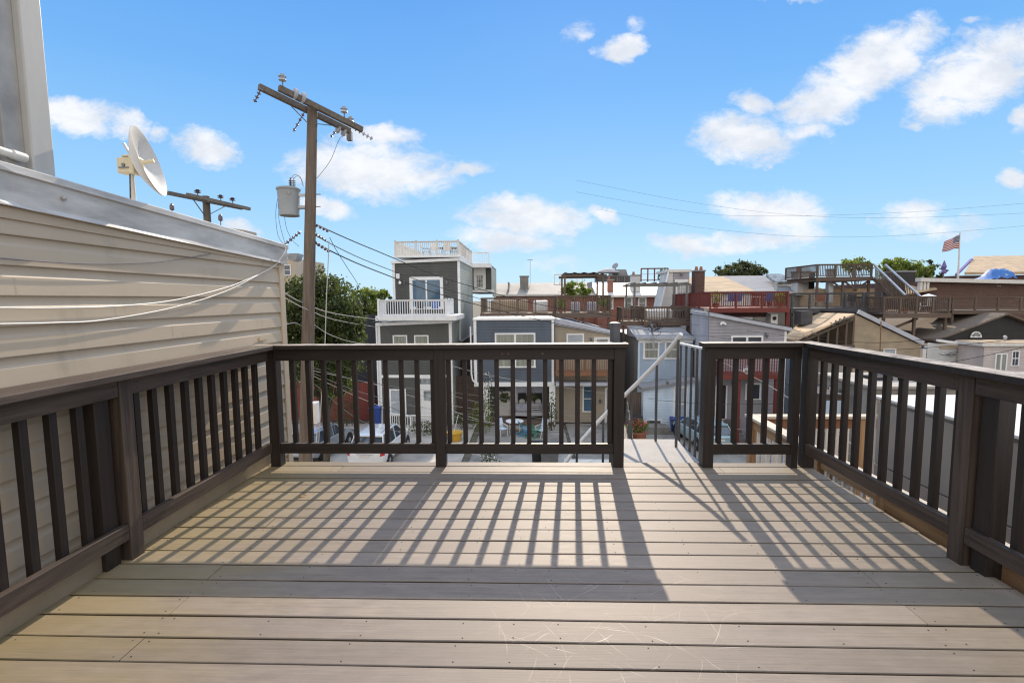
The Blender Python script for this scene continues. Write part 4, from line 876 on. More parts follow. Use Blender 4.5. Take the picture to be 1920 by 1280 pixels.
p=P(1402,693,by-.12); q=tag(blob_leaves(MB(),p,.25,.15,.25,60,.10,rnd).build('flower_bunch','flower_white',None,loc=p),'white flowers fixed to the red balcony railing','flowers')
# ------------------------------------------------ generic roof deck on posts
def roof_deck(name,label,u0,u1,vt,vb,Y,depth,m,fl=.28,n_post=3,sides=(1,1),legs=True,legz=None,sp=.14,horiz=0,cat='deck',pw=.10):
    x0,x1,_,_=RC(u0,(vt+vb)/2,u1,(vt+vb)/2,Y); zf=P((u0+u1)/2,vb,Y).z; h=P((u0+u1)/2,vt,Y).z-zf
    t=thing(name,label,cat,((x0+x1)/2,Y,zf-fl)); W_=lambda k:(m+str(k)) if (m+'0') in MT else m
    B(x0,x1,Y,Y+depth,zf-.06,zf-.02).build('deck_floor',W_(0),t); B(x0-.03,x1+.03,Y-.05,Y-.003,zf-fl,zf).build('fascia',W_(0),t)
    for i in range(5): xx=x0+.2+(x1-x0-.4)*i/4; B(xx-.02,xx+.02,Y,Y+depth,zf-fl,zf-.062).build('joist',W_(1),t)
    railing(t,(x0+.06,Y+.06,zf),(x1-.06,Y+.06,zf),h,m,sp=sp,n_post=n_post,horiz=horiz,pw=pw)
    if sides[0]: railing(t,(x0+.06,Y+.06,zf),(x0+.06,Y+depth,zf),h,m,sp=sp*1.2,n_post=2,first=False,horiz=horiz,pw=pw)
    if sides[1]: railing(t,(x1-.06,Y+.06,zf),(x1-.06,Y+depth,zf),h,m,sp=sp*1.2,n_post=2,first=False,horiz=horiz,pw=pw)
    if legs:
        for xx in (x0+.15,(x0+x1)/2,x1-.15): MB().box(xx-.07,xx+.07,Y+.1,Y+.24,legz if legz is not None else zf-1.4,zf-fl).build('support_post',W_(2),t)
    return t,x0,x1,zf,h
t1,ax0,ax1,azf,ah=roof_deck('roof_deck','brown wood roof deck with covered furniture, above the slate blue house',901,1040,558,587,35,4,'brown',.42,4,(1,0))
t2,ex0,ex1,ezf,eh=roof_deck('roof_deck','brown wood roof deck under the fabric pergola, with potted shrubs',1043,1146,554,586,34.6,4.5,'brown',.36,3,(1,1))
# covered sofas
def covered(label,u0,u1,v0,v1,Y,m='offwhite',depth=.8):
    r=RC(u0,v0,u1,v1,Y); return tag(B(r[0],r[1],Y,Y+depth,min(r[2],r[3]),max(r[2],r[3])).build('covered_sofa',m,None,bevel=.12,loc=((r[0]+r[1])/2,Y,r[2])),label,'sofa cover')
covered('long tan furniture cover behind the roof deck balusters over the slate house',921,990,585,562,36.4,'stucco'); covered('white furniture cover right of the tan one on the brown roof deck',1000,1028,585,563,36.4,'white')
def pergola(label,x0,x1,y0,y1,z0,z1,m,canopy=None,name='pergola',half=False):
    t=thing(name,label,'pergola',((x0+x1)/2,(y0+y1)/2,z0)); W_=lambda k:(m+str(k)) if (m+'0') in MT else m
    for x in (x0,x1):
        for y in (y0,y1): MB().box(x-.06,x+.06,y-.06,y+.06,z0,z1-.1).build('post',W_(2),t)
    for y in (y0,y1): B(x0-.25,x1+.25,y-.05,y+.05,z1-.1,z1+.06).build('beam',W_(0),t)
    for i in range(6): x=x0+(x1-x0)*i/5; B(x-.03,x+.03,y0-.25,y1+.25,z1+.062,z1+.14).build('rafter',W_(1),t)
    if canopy:
        pts=[]; n=12; m_=MB()
        for i in range(n+1):
            x=x0+(x1-x0)*i/n; z=z1+.2-.07*abs(math.sin(i*math.pi/3)); pts.append(((x,y0-.1,z),(x,y1+.1,z)))
        for a,b in zip(pts,pts[1:]): m_.prism([a[0],b[0],b[1],a[1]],(0,0,.02))
        m_.build('canopy',canopy,t)
    return t
px0,px1,_,pz1=RC(1059,516,1131,516,35.2); pergola('slim timber pergola with rolled brown canopy over the middle roof deck',px0,px1,35.2,38.2,ezf,pz1,'brown','roofdark')
covered('pale cushioned lounge on the pergola roof deck',1072,1088,586,566,36.5,'cushion'); covered('grey cushioned lounge right on the pergola roof deck',1103,1120,586,566,36.5,'cushion')
def pot_shrub(name,label,p,r,h,n,m='leaf2',s=.12,pm='clay',cat='shrub',group=None,pr=.2):
    t=thing(name,label,cat,p,group); p=Vector(p)
    MB().lathe(p,[(pr*.7,0),(pr,pr*1.6)],12).build('pot',pm,t); blob_leaves(MB(),p+Vector((0,0,pr*1.6+h*.5)),r,r,h*.55,n,s,rnd).build('foliage',m,t); MB().tube([p,p+Vector((0,0,pr*1.6+h*.4))],.02,5).build('stem','bark',t); return t
pot_shrub('potted_shrub','leafy potted shrub behind the left end of the pergola roof deck railing',(P(1051,580,35.3).x,35.3,ezf),.42,.65,250); pot_shrub('potted_shrub','leafy potted shrub behind the right end of the pergola roof deck railing',(P(1132,580,35.3).x,35.3,ezf),.42,.65,250)
# decks over the light blue house
t3,bx0_,bx1_,bzf,bh_=roof_deck('roof_deck','dark brown wood roof deck with white lounge cushions over the pale blue house',1208,1297,575,602,33.5,4.5,'brown',.32,2,(1,1),sp=.11)
t4,_,_,_,_=roof_deck('deck_landing','small raised wood landing left of the pale blue house roof deck',1166,1206,577,602,34,2.0,'brown',.3,1,(1,0))
covered('long white lounge cushions on the roof deck over the pale blue house',1212,1262,598,580,35,'white'); 
table((P(1275,600,35).x,35,bzf),.55,.7,'metal','metal','metal table at the right end of the lounge roof deck')
r=RC(1190,530,1288,530,34.2); pergola('bare grey timber frame over the lounge roof deck',r[0],r[1],34.2,37,bzf,P(1240,533,34.2).z,'grayw')
# angled brace stairs at left
m=MB(); a=P(1161,578,30);b=P(1153,612,30); m.beam(a,b,.12,.12); m.build('x','brown2',None).hide_render=False; bpy.data.objects.remove(bpy.data.objects['x'])
# stair tower E with door
YE=38; r=RC(1262,508,1292,575,YE); ex0_,ex1_=r[0],r[1]; ez1=P(1277,509,YE).z; ez0=P(1277,580,YE).z; xl=P(1238,575,YE).x; xt=P(1254,508,YE).x
t=thing('stair_tower','wedge shaped rooftop stair house with pale siding and glazed white door','stair house',((ex0_+ex1_)/2,YE,ez0))
B(ex0_,ex1_,YE,YE+3.2,ez0,ez1-.05).build('wall_core','lilac',t); facade(t,[(ex0_,ez0),(ex1_,ez0),(ex1_,ez1-.02),(ex0_,ez1-.02)],YE,'lilac')
MB().prism([(xl,YE+.02,ez0),(ex0_-.01,YE+.02,ez0),(ex0_-.01,YE+.02,ez1-.05),(xt,YE+.02,ez1-.05)],(0,2.2,0)).build('wedge_core','ltgrey',t); facade(t,[(xl,ez0),(ex0_-.02,ez0),(ex0_-.02,ez1-.05),(xt,ez1-.05)],YE+.02,'ltgrey',name='wedge_siding')
MB().beam((xl-.04,YE-.02,ez0),(xt-.04,YE-.02,ez1-.04),.14,.10).build('rake_trim','white',t); B(xt-.1,ex1_+.12,YE-.1,YE+3.3,ez1-.048,ez1+.15).build('cap','offwhite',t)
door(t,RC(1267,553,1288,524,YE),YE,glass=(.15,.85,.3,.92),bars=2); lantern(t,P(1277,515,YE-.03))
# ------------------------------------------------ big red roof deck
YR=31.5; rx0,rx1,_,_=RC(1331,560,1480,560,YR); zf=P(1405,577,YR).z; h=P(1405,547,YR).z-zf
t=thing('roof_deck','barn red wooden roof deck with solid left fence, above the lilac grey house','deck',((rx0+rx1)/2,YR,GZ))
B(rx0,rx1,YR,YR+5,zf-.06,zf-.02).build('deck_floor','red0',t); B(rx0-.03,rx1+.05,YR-.05,YR-.002,zf-.30,zf).build('fascia','red0',t)
railing(t,(rx0+.06,YR+.05,zf),(rx1-.06,YR+.05,zf),h,'red',sp=.14,n_post=3)
railing(t,(rx1-.06,YR+.05,zf),(rx1-.06,YR+5,zf),h,'red',sp=.16,n_post=2,first=False)
xf=P(1262,565,YR+6).x; railing(t,(xf,YR+6,zf-.1),(rx0,YR+.05,zf),h,'red',n_post=4,solid=True,last=False)
for u in (1476,): p=P(u,600,YR+.3); MB().box(p.x-.1,p.x+.1,p.y-.1,p.y+.1,gzr-.3,zf-.3).build('support_post','red2',t)
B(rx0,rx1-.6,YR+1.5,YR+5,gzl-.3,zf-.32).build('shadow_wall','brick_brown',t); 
m=MB(); 
for u in (1368,1378,1388,1396,): pass
for u,la in ((1367,'blue striped sling chair at the left end of the red roof deck'),(1380,'blue striped sling chair second from the left on the red roof deck'),(1438,'blue striped sling chair at the right of the red roof deck table')): chair((P(u,575,YR+1.6).x,YR+1.6,zf),3.3,'bluefab','offwhite',la)
table((P(1412,575,YR+2).x,YR+2,zf),.6,.72,'offwhite','offwhite','white patio table in the middle of the red roof deck')
pot_shrub('potted_shrub','tawny grass in a pot at the left corner of the red roof deck',(P(1342,575,YR+.6).x,YR+.6,zf),.35,.75,160,'leaf2'); pot_shrub('potted_shrub','flowering potted shrub at the right end of the red roof deck',(P(1463,575,YR+.6).x,YR+.6,zf),.38,.65,180,'leaf2')
r=RC(1437,588,1450,604,YR+1.3); t=thing('condenser','white louvred cooling unit standing under the red roof deck','condenser',(r[0],YR+1,r[2])); B(r[0],r[1],YR+.7,YR+1.4,r[2]-.9,r[3]).build('housing','white',t,bevel=.02); MB().lathe(((r[0]+r[1])/2,YR+.7,(r[2]+r[3])/2),[(.13,0),(.13,.02)],12,(0,-1,0)).build('fan_grille','black',t)
# ================================================ RIGHT SIDE OF THE ALLEY
def xy(pts,Y): return [tuple(P(u,v,Y)) for u,v in pts]
# blue sided sliver house right of the lilac one
YQ=29.2; r=RC(1500,650,1533,700,YQ); t=thing('row_house','narrow pale blue sided wall seen behind the right corner post','house',((r[0]+r[1])/2,YQ,GZ))
wallbox(t,r[0],r[1],YQ,YQ+2.5,GZ,r[2]+.9,'lblue2'); facade(t,[(r[0],GZ),(r[1],GZ),(r[1],r[2]+.9),(r[0],r[2]+.9)],YQ,'lblue2'); B(r[1]-.12,r[1]+.02,YQ-.04,YQ+.05,GZ,r[2]+.9).build('corner_board','white',t); B(r[0],r[1]+.05,YQ-.1,YQ+2.6,r[2]+.9,r[2]+1.0).build('roof','tar',t)
# half demolished shed-roofed house
YF=29; t=thing('damaged_house','half stripped house with tan torn roof and bare studs under the rake','house',(P(1550,640,YF).x,YF,GZ))
a=P(1480,637,YF); b=P(1494,638,YF); c=P(1600,592,YF); 
Y2=33.5; d=P(1518,589,Y2); e=P(1597,589,YF+.3)
k=MB(); k.prism([P(1470,636,YF+.4),P(1492,640,YF),P(1602,591,YF),P(1518,588,YF+5.5)],(0,0,.10)); k.build('roof','rooftan',t)
k=MB(); k.beam(P(1492,645,YF+.02),P(1602,597,YF+.02),.06,.14); k.build('rake_board','bark',t)
for u in (1517,1533,1551,1568,1585,1598): q=P(u,650,YF+.15); tz=P(1492,644,YF).z+(P(1602,596,YF).z-P(1492,644,YF).z)*(u-1492)/110-.05; MB().box(q.x-.05,q.x+.05,q.y-.05,q.y+.05,q.z-.9,tz).build('stud','brown2',t)
x0=P(1494,650,YF).x; x1=P(1604,650,YF).x; B(x0,x1,YF+2.6,YF+2.7,GZ,P(1550,640,YF).z).build('inner_wall','bark',t); B(x0,x1,YF+.05,YF+.25,P(1550,655,YF).z,P(1550,650,YF).z+.1).build('tie_beam','brown0',t)
B(x0+.9,x1-.15,YF+.3,YF+.4,GZ,P(1550,655,YF).z).build('stucco_patch','concrete2',t)
for i in range(9): 
    tt=rnd.random(); q=P(1492,643,YF-.1).lerp(P(1600,594,YF-.1),tt); MB().prism([q+Vector((rnd.uniform(-.2,0),0,0)),q+Vector((.2,0,rnd.uniform(0,.1))),q+Vector((.05,.3,.18))],(0,0,.05)).build('torn_roofing','bark',t)
MB().box(P(1520,590,30).x,P(1542,590,30).x,31,31.8,P(1530,600,31).z-.3,P(1530,583,31).z).build('chimney','tar',t)
# debris and lower roofs between the balusters of the right railing
def rubble(label,u0,u1,v,Y,n,m1,m2):
    c=P((u0+u1)/2,v,Y); t=thing('debris_pile',label,'rubble',(c.x,Y,GZ)); w=abs(P(u1,v,Y).x-P(u0,v,Y).x)
    for m,kk in ((m1,n),(m2,n)):
        q=MB()
        for _ in range(kk):
            p=Vector((c.x+rnd.uniform(-w/2,w/2),Y+rnd.uniform(-1.2,1.2),GZ+abs(rnd.gauss(0,.5)))); dd=Vector((rnd.gauss(0,1),rnd.gauss(0,1),rnd.gauss(0,.35))).normalized()*rnd.uniform(.3,1.1); q.beam(p-dd,p+dd,rnd.uniform(.06,.3),.05)
        o=q.build('scrap','grayw0' if m=='g' else m,t); o['kind']='stuff'
YL3=21.5
t=thing('low_shed','low shed with rusty boards and patched dark flat roof behind the right railing','shed',(P(1600,740,YL3).x,YL3,GZ))
x0=P(1540,740,YL3).x; x1=P(1665,740,YL3).x; zz=P(1600,742,YL3).z
B(x0,x1,YL3,YL3+2.6,GZ,zz).build('wall','brown2',t); B(x0-.1,x1+.1,YL3-.1,YL3+2.7,zz,zz+.1).build('roof','tar',t); B(x0+.2,x0+1.6,YL3-.06,YL3-.003,zz-1.6,zz-.2).build('blue_panel','lblue2',t)
for i in range(7): xx=x0+.2+i*.42; MB().beam((xx,YL3+.3,zz+.12+.03*i),(xx+.9,YL3+1.9,zz+.25+.05*(i%3)),.14,.04).build('loose_board','grayw0' if i%2 else 'brown1',t)
rubble('heap of scrap boards below the right railing, beside the lower wood deck',1530,1660,800,18.5,30,'brown0','g')
t=thing('flat_roof_shed','long shed with pale grey metal roof beyond the taupe addition','shed',(P(1750,725,20).x,20,GZ))
x0=P(1635,725,20).x; B(x0,x0+12,20,23.5,GZ,P(1700,728,20).z).build('wall','concrete2',t); B(x0-.1,x0+12,19.9,23.6,P(1700,728,20).z,P(1700,726,20).z+.06).build('roof','roofpale',t)
for i in range(5): q=P(1650+i*22,716,21.5); MB().box(q.x-.4,q.x+.4,21.3,22,P(1700,726,20).z+.061,P(1700,726,20).z+.2+.1*(i%3)).build('roof_clutter','roofgrey' if i%2 else 'black',t)
# stucco house with slanted white fascia
YH=29.4; t=thing('row_house','tan stucco house end with steep white fascia board','house',(P(1665,640,YH).x,YH,GZ))
A=[(1604,589),(1728,648),(1728,700),(1604,700)]; p=[P(u,v,YH) for u,v in A]; p[2].z=GZ; p[3].z=GZ; p[2].x=p[1].x; p[3].x=p[0].x
MB().prism([p[3],p[2],p[1],p[0]],(0,6,0)).build('wall','stucco',t); MB().beam(P(1609,584,YH-.1),P(1731,643,YH-.1),.12,.24).build('fascia','lilac_side',t)
window(t,RC(1655,654,1679,676,YH),YH,'blind',.07); 
MB().prism([P(1606,586,YH),P(1730,645,YH),P(1730,645,YH)+Vector((0,6,.0)),P(1606,586,YH)+Vector((0,6,0))],(0,0,.08)).build('roof','tar',t)
t=thing('vent_pipe','thin rusty vent pipe standing in front of the stucco wall','pipe',tuple(P(1652,662,YH-.6))); MB().tube([P(1649,690,YH-.6),P(1652,602,YH-.6)],.03,8).build('pipe','rust',t)
# dark shingle gable with half round window
YJ=31; t=thing('gabled_house','low dark shingled gable house with half round attic window','house',(P(1850,640,YJ).x,YJ,GZ))
ap=P(1880,590,YJ); el=P(1753,638,YJ); er=P(2050,640,YJ); er.z=el.z; er.x=ap.x+(ap.x-el.x); bk=Vector((0,0,0))
D=9.5
MB().prism([el,Vector((er.x,YJ,el.z)),ap],(0,D,0)).build('gable_wall','black',t)
MB().prism([el+Vector((-.25,-.35,-.03)),ap+Vector((0,-.35,.02)),ap+Vector((0,D,.02)),el+Vector((-.25,D,-.03))],(0,0,.10)).build('roof','shingle',t)
MB().prism([er+Vector((.25,-.35,-.03)),ap+Vector((0,-.35,.02)),ap+Vector((0,D,.02)),er+Vector((.25,D,-.03))],(0,0,.09)).build('roof_back','shingle',t)
c=P(1829,631,YJ-.05); rr=.33
q=MB(); n=14
o=[(c.x+rr*math.cos(math.pi*i/n),c.z+rr*math.sin(math.pi*i/n)) for i in range(n+1)]; inn=[(c.x+.8*rr*math.cos(math.pi*i/n),c.z+.8*rr*math.sin(math.pi*i/n)) for i in range(n+1)]
for i in range(n): q.prism([(o[i][0],c.y,o[i][1]),(o[i+1][0],c.y,o[i+1][1]),(inn[i+1][0],c.y,inn[i+1][1]),(inn[i][0],c.y,inn[i][1])],(0,-.05,0))
q.box(c.x-rr,c.x+rr,c.y-.06,c.y,c.z-.05,c.z)
for aa in (45,90,135): q.beam((c.x,c.y-.02,c.z),(c.x+rr*.85*math.cos(R_(aa)),c.y-.02,c.z+rr*.85*math.sin(R_(aa))),.02,.02)
w=q.build('half_round_window','white',t); MB().prism([(x,c.y-.01,z) for x,z in inn],(0,-.005,0)).build('pane','glass_pale',w)
zc=P(1800,640,YJ).z; B(P(1716,640,YJ).x,er.x+.5,YJ-1.9,YJ-.01,zc-.22,zc-.10).build('skirt_roof','rooftan',t)
# white siding wall with gutter + pinkish wall
YK=29.2; zt=P(1790,648,YK).z; x0=P(1738,660,YK).x; x1=P(1842,660,YK).x
t=thing('row_house','white sided rear wall with white gutter and downpipe, under the dark gable','house',((x0+x1)/2,YK,GZ))
B(x0,x1,YK,YK+1.7,GZ,zt-.1).build('wall_core','ltgrey',t); facade(t,[(x0,GZ),(x1,GZ),(x1,P(1842,653,YK).z),(x0,P(1738,642,YK).z)],YK,'ltgrey',.15)
MB().beam(P(1757,638,YK-.15),P(1846,649,YK-.15),.14,.14).build('gutter','white',t); q=P(1841,655,YK-.2); MB().tube([P(1838,650,YK-.2),q,Vector((q.x,q.y,GZ+.2))],.06,8).build('downspout','white',t); B(x0-.25,x0-.05,YK-.02,YK+.3,GZ,zt-.2).build('corner_pilaster','offwhite',t)
B(P(1727,660,YK).x,P(1741,660,YK).x,YK+.31,YK+.5,P(1730,676,YK).z,P(1730,649,YK).z).build('side_window','glass',t)
m=MB(); rr2=random.Random(4)
for i in range(5): 
    q=P(1760+i*5,662+3*(i%2),YK-.1); m.tube([q,q+Vector((rr2.uniform(.2,.5),-.05,rr2.uniform(-.15,.15))),q+Vector((rr2.uniform(.5,.8),0,rr2.uniform(-.15,.1)))],.012,4)
m.build('cable_tangle','wire',t)
YM=27.5; x0=P(1844,660,YM).x; x1=P(2010,660,YM).x; zt=P(1880,645,YM).z
t=thing('row_house','pinkish sided rear wall with sliding window at the far right','house',((x0+x1)/2,YM,GZ))
B(x0,x1,YM,YM+1.6,GZ,zt-.12).build('wall_core','pinkish',t); facade(t,[(x0,GZ),(x1,GZ),(x1,zt-.05),(x0,zt-.05)],YM,'pinkish',.15); B(x0-.2,x1,YM-.15,YM+1.62,zt-.1,zt+.06).build('roof_edge','offwhite',t); B(x0-.15,x1,YM-.1,YM+1.6,zt+.061,zt+.1).build('roof','rooftan',t)
r=RC(1864,662,1887,697,YM); window(t,r,YM,'curtain',.07,2,0,False); window(t,RC(1895,657,1910,686,YM),YM,'glass',.06,1,1,True); q=P(1884,640,YM+.4); MB().lathe((q.x,q.y,zt+.1),[(.05,0),(.05,.16),(.09,.18),(.09,.30),(.0,.36)],10).build('roof_vent','galv',t)
# grey cable-rail deck, brown decks, upper deck with stairs
roof_deck('roof_deck','dark grey roof deck with horizontal rails, right of the red deck',1484,1655,549,577,33,3,'tar',.34,5,(0,1),sp=.14,horiz=6)
t5,ux0,ux1,uzf,uh=roof_deck('roof_deck','lower weathered brown deck at the foot of the outdoor stairs',1657,1783,556,587,31.6,4,'brown',.30,4,(1,1),sp=.115,legz=-1.9)
roof_deck('roof_deck','long brown deck with horizontal slat railing at the far right',1786,1960,557,581,32.2,3,'brown',.25,4,(0,0),horiz=6,legz=-1.5)
t6,vx0,vx1,vzf,vh=roof_deck('upper_roof_deck','highest weathered wood deck on braced posts, at the top of the stairs',1532,1637,495,519,37,4.5,'brown',.30,3,(1,0),sp=.12,legz=.6)
m=[]
for u0,v0,u1,v1 in ((1560,527,1583,545),(1600,545,1628,527),(1583,527,1606,545)): MB().beam(P(u0,v0,37.2),P(u1,v1,37.2),.08,.12).build('brace','brown0',t6)
B(P(1534,545,38).x,P(1640,545,38).x,38,42,-1,P(1580,541,38).z).build('roof_below','rooftan',t6)
# stairs
t=thing('outdoor_stairs','weathered wood stairs with galvanised handrails between the two brown decks','stairs',(P(1690,555,35).x,35,uzf))
for (a,b,da) in ((P(1640,497,37),P(1697,553,33.5),0),(P(1660,496,38.3),P(1726,556,34.6),0)):
    MB().beam(a,b,.12,.10).build('handrail','galv',t); dn=(b-a); n=24
    lo=Vector((0,0,-1.0)); MB().beam(a+lo,b+lo,.06,.28).build('stringer','brown0',t)
    for i in range(1,n): q=a+dn*(i/n); MB().box(q.x-.02,q.x+.02,q.y-.02,q.y+.02,q.z-.92,q.z-.04).build('baluster','brown2',t)
a1,b1=P(1640,497,37),P(1697,553,33.5); a2,b2=P(1660,496,38.3),P(1726,556,34.6)
for i in range(14):
    s=(i+.5)/14; q1=a1.lerp(b1,s)-Vector((0,0,1)); q2=a2.lerp(b2,s)-Vector((0,0,1)); MB().prism([q1,q2,q2+Vector((.22,-.12,0)),q1+Vector((.22,-.12,0))],(0,0,.04)).build('tread','brown0',t)
MB().beam(P(1668,618,32),P(1720,597,32),.1,.14).build('brace','brown0',t5); MB().beam(P(1643,598,32),P(1643,612,32),.12,.12).build('strut','brown2',t5)
chair((P(1742,585,33).x,33.2,uzf),3.2,'white','white','white chair on the lower brown deck behind its balusters'); table((P(1763,585,33.5).x,33.4,uzf),.5,.7,'metal','metal','small metal table at the right end of the lower brown deck')
t=thing('patio_umbrella','closed white garden umbrella standing on the lower brown deck','umbrella',(P(1739,585,34.4).x,34.4,uzf)); x,y,z=t.location; z2=P(1739,553,34.4).z; MB().tube([(x,y,z),(x,y,z2)],.025,8).build('pole','white',t); MB().lathe((x,y,z2-.7),[(.06,0),(.22,.45),(.45,.62),(.2,.72),(.03,.78)],12).build('canopy','white',t)
pot_shrub('potted_shrub','small potted plant at the left end of the lower brown deck',(P(1697,585,32.3).x,32.3,uzf),.3,.4,90,'leaf3')
for u,la in ((1598,'dark folded chair on the grey horizontal rail deck'),(1540,'red cushioned seat left on the grey horizontal rail deck')): chair((P(u,575,34).x,34.2,P(1560,577,33).z),2.8,'clay' if u<1560 else 'roofdark','metal',la)
# ================================================ ROOFS AND ROWS FARTHER BACK
def gable_row(name,label,u0,u1,vtop,veave,Y,depth,roofm,wallm,ztop=None,base=None,cat='house',slopeu=0):
    a=P(u0,veave,Y); b=P(u1,veave,Y); dz=P((u0+u1)/2,vtop,Y+depth).z; t=thing(name,label,cat,((a.x+b.x)/2,Y,GZ))
    B(a.x,b.x,Y,Y+depth*1.6,GZ,a.z-.02).build('wall',wallm,t); MB().prism([(a.x-.1,Y-.25,a.z),(a.x-.1+slopeu,Y+depth,dz),(a.x-.1+slopeu,Y+depth*2,a.z)],(b.x-a.x+.2,0,0)).build('roof',roofm,t); B(a.x-.1,b.x+.1,Y-.32,Y-.251,a.z-.14,a.z+.04).build('gutter','offwhite',t)
    return t,a,b
t,a,b=gable_row('row_house','brick row with pale membrane roof behind the middle decks','930' and 926,1120,530,553,50,5,'roofpale','brick')
for u in (953,985,1110): q=P(u,545,50); MB().box(q.x-.05,q.x+.05,50.2,54,q.z+.02,q.z+.9).build('roof_seam','roofgrey',t)
t2_,a,b=gable_row('row_house','red brick row with white framed windows and bright white roofs',1121,1262,530,555,48,5,'whiteroof','brick')
for u in (1178,1204,1235): window(t2_,RC(u-8,557,u+8,580,48),48,'curtain',.14)
window(t2_,RC(1142,557,1150,580,48),48,'curtain',.1)
t,_,_=gable_row('row_house','brick house with tan weathered roof beside the brown chimney',1321,1413,518,547,40,5,'rooftan','ltgrey',slopeu=-.6)
t,_,_=gable_row('row_house','house with grey ribbed metal roof and a skylight','1400' and 1414,1552,516,548,40.5,5,'roofgrey','concrete2',slopeu=-1.2)
q=P(1462,528,42.5); MB().prism([q+Vector((-.75,-.8,-.28)),q+Vector((.9,-.8,-.28)),q+Vector((.55,.9,.45)),q+Vector((-.75,.9,.45))],(0,0,.25)).build('skylight','glass_pale',t)
MB().tube([P(1455,545,41),P(1455,529,41)],.14,10).build('vent_pipe','galv',t)
def chimney(label,u,v0,v1,Y,w,m,pots=1):
    a=P(u,v1,Y); z=P(u,v0,Y).z; t=thing('chimney',label,'chimney',(a.x,Y,a.z)); B(a.x-w/2,a.x+w/2,Y,Y+w*1.2,a.z-.8,z).build('stack',m,t); B(a.x-w/2-.06,a.x+w/2+.06,Y-.06,Y+w*1.2+.06,z,z+.12).build('chimney_cap','roofgrey' if m!='brick' else 'concrete',t)
    for i in range(pots): MB().lathe((a.x-w/4+i*w/2,Y+w*.5,z+.12),[(.11,0),(.14,.05),(.10,.3)],10).build('chimney_pot','clay',t)
chimney('tall brown brick chimney beside the rooftop stair house',1312,509,545,40,.75,'brick_brown',2); chimney('white painted chimney with clay pot on the grey roof',1506,511,535,40,.85,'ltgrey',1); chimney('dark square chimney right of the white painted one',1520,512,535,40.4,.6,'black',0)
chimney('grey chimney pair on the pale roof of the middle row',983,519,532,52,.9,'concrete2',0); chimney('low brick chimney on the bright white roof',1145,526,540,49,.5,'brick',1); chimney('tall pale vent stack right of the dark chimney',1558,507,548,37.5,.35,'galv',0); chimney('pale painted chimney left of the wooden rooftop trellis',1193,517,532,49,.8,'ltgrey',1)
chimney('big black chimney box behind the outdoor stairs',1699,510,534,40,1.3,'black',0)
# far rooftop tower with canopy
YC=62; t=thing('rooftop_tower','distant grey rooftop stair tower with domed canopy and dish','stair house',(P(1155,530,YC).x,YC,0))
MB().prism(xy([(1150,531),(1182,531),(1174,505),(1151,505)],YC),(0,4,0)).build('wall','roofgrey',t); r=RC(1115,532,1183,519,YC-.5); B(r[0],r[1],YC-1,YC-.6,r[2]-.6,r[2]+.1).build('deck_floor','tar',t); railing(t,(r[0],YC-1,r[2]),(r[1],YC-1,r[2]),r[3]-r[2],'grayw',sp=.3,n_post=5,pw=.14)
c=P(1140,511,YC-.4); MB().lathe(c,[(1.5,-.05),(1.3,.15),(.8,.4),(.05,.55)],16).build('canopy','roofgrey',t)
for dx in (-1.2,1.2): MB().tube([c+Vector((dx,0,0)),Vector((c.x+dx,c.y,r[2]))],.06,6).build('canopy_post','metal',t)
q=P(1154,499,YC); MB().lathe(q,[(.1,0),(.42,.05),(.42,.1)],12,(-.6,-.6,.5)).build('dish','roofgrey',t); MB().tube([q,q-Vector((0,0,.5))],.05,6).build('mast','metal',t)
r=RC(1040,532,1092,524,56); t=thing('rooftop_railing','distant white rooftop railing behind the fabric pergola','railing',((r[0]+r[1])/2,56,r[2])); railing(t,(r[0],56,r[2]-.6),(r[1],56,r[2]-.6),1.2,'offwhite',n_post=5,horiz=1,pw=.1)
r=RC(1202,530,1252,517,46); t=thing('rooftop_trellis','red brown rooftop railing frame beside the stair house','railing',((r[0]+r[1])/2,46,r[2])); railing(t,(r[0],46,r[2]-.5),(r[1],46,r[2]-.5),1.2,'red',n_post=4,horiz=1,pw=.1)
pot_shrub('potted_shrub','dry reddish plant beside the wedge shaped stair house',(P(1243,528,45).x,45,P(1243,530,45).z-.3),.6,1.3,120,'leaf3',.2,'clay')
t=thing('antenna_mast','thin rooftop antenna mast with crossbar left of the middle','antenna',tuple(P(994,532,54))); MB().tube([P(994,534,54),P(994,487,54)],.025,6).build('mast','wire_grey',t); MB().beam(P(989,487,54),P(999,487,54),.05,.05).build('crossbar','wire_grey',t)
# long brown brick building, tan roof hall, flag
YW=38; t=thing('brick_building','long dark brick building with white cornice at the right','building',(P(1830,545,YW).x,YW,GZ))
a=P(1735,525,YW); b=P(2000,520,YW); MB().prism([(a.x,YW,GZ),(b.x,YW,GZ),(b.x,YW,P(1960,528,YW).z-.25),(a.x,YW,a.z-.1)],(0,12,0)).build('wall','brick_brown',t)
MB().beam((a.x-.7,YW-.2,a.z+.02),(b.x,YW-.2,P(1960,528,YW).z-.12),.5,.28).build('cornice','offwhite',t); 
for i in range(3): MB().box(a.x-.6+.25*i,a.x-.45+.25*i,YW-.35,YW-.05,a.z-.8,a.z-.15).build('cornice_bracket','offwhite',t)
q=P(1868,531,YW-.02); MB().box(q.x-.1,q.x+.1,q.y-.02,q.y,q.z-.05,q.z+.05).build('patch','concrete',t); q=P(1873,536,YW-.02); MB().box(q.x-.14,q.x+.14,q.y-.02,q.y,q.z-.05,q.z+.05).build('patch','concrete',t)
MB().prism([P(1700,553,YW-.5),P(1757,543,YW-.5),P(1722,531,YW+2),P(1695,535,YW+2)],(0,0,.1)).build('lean_roof','rooftan',t)
YX=60; t=thing('hall','distant hall with wide tan shingle roof and purple edged gable','building',(P(1900,500,YX).x,YX,GZ))
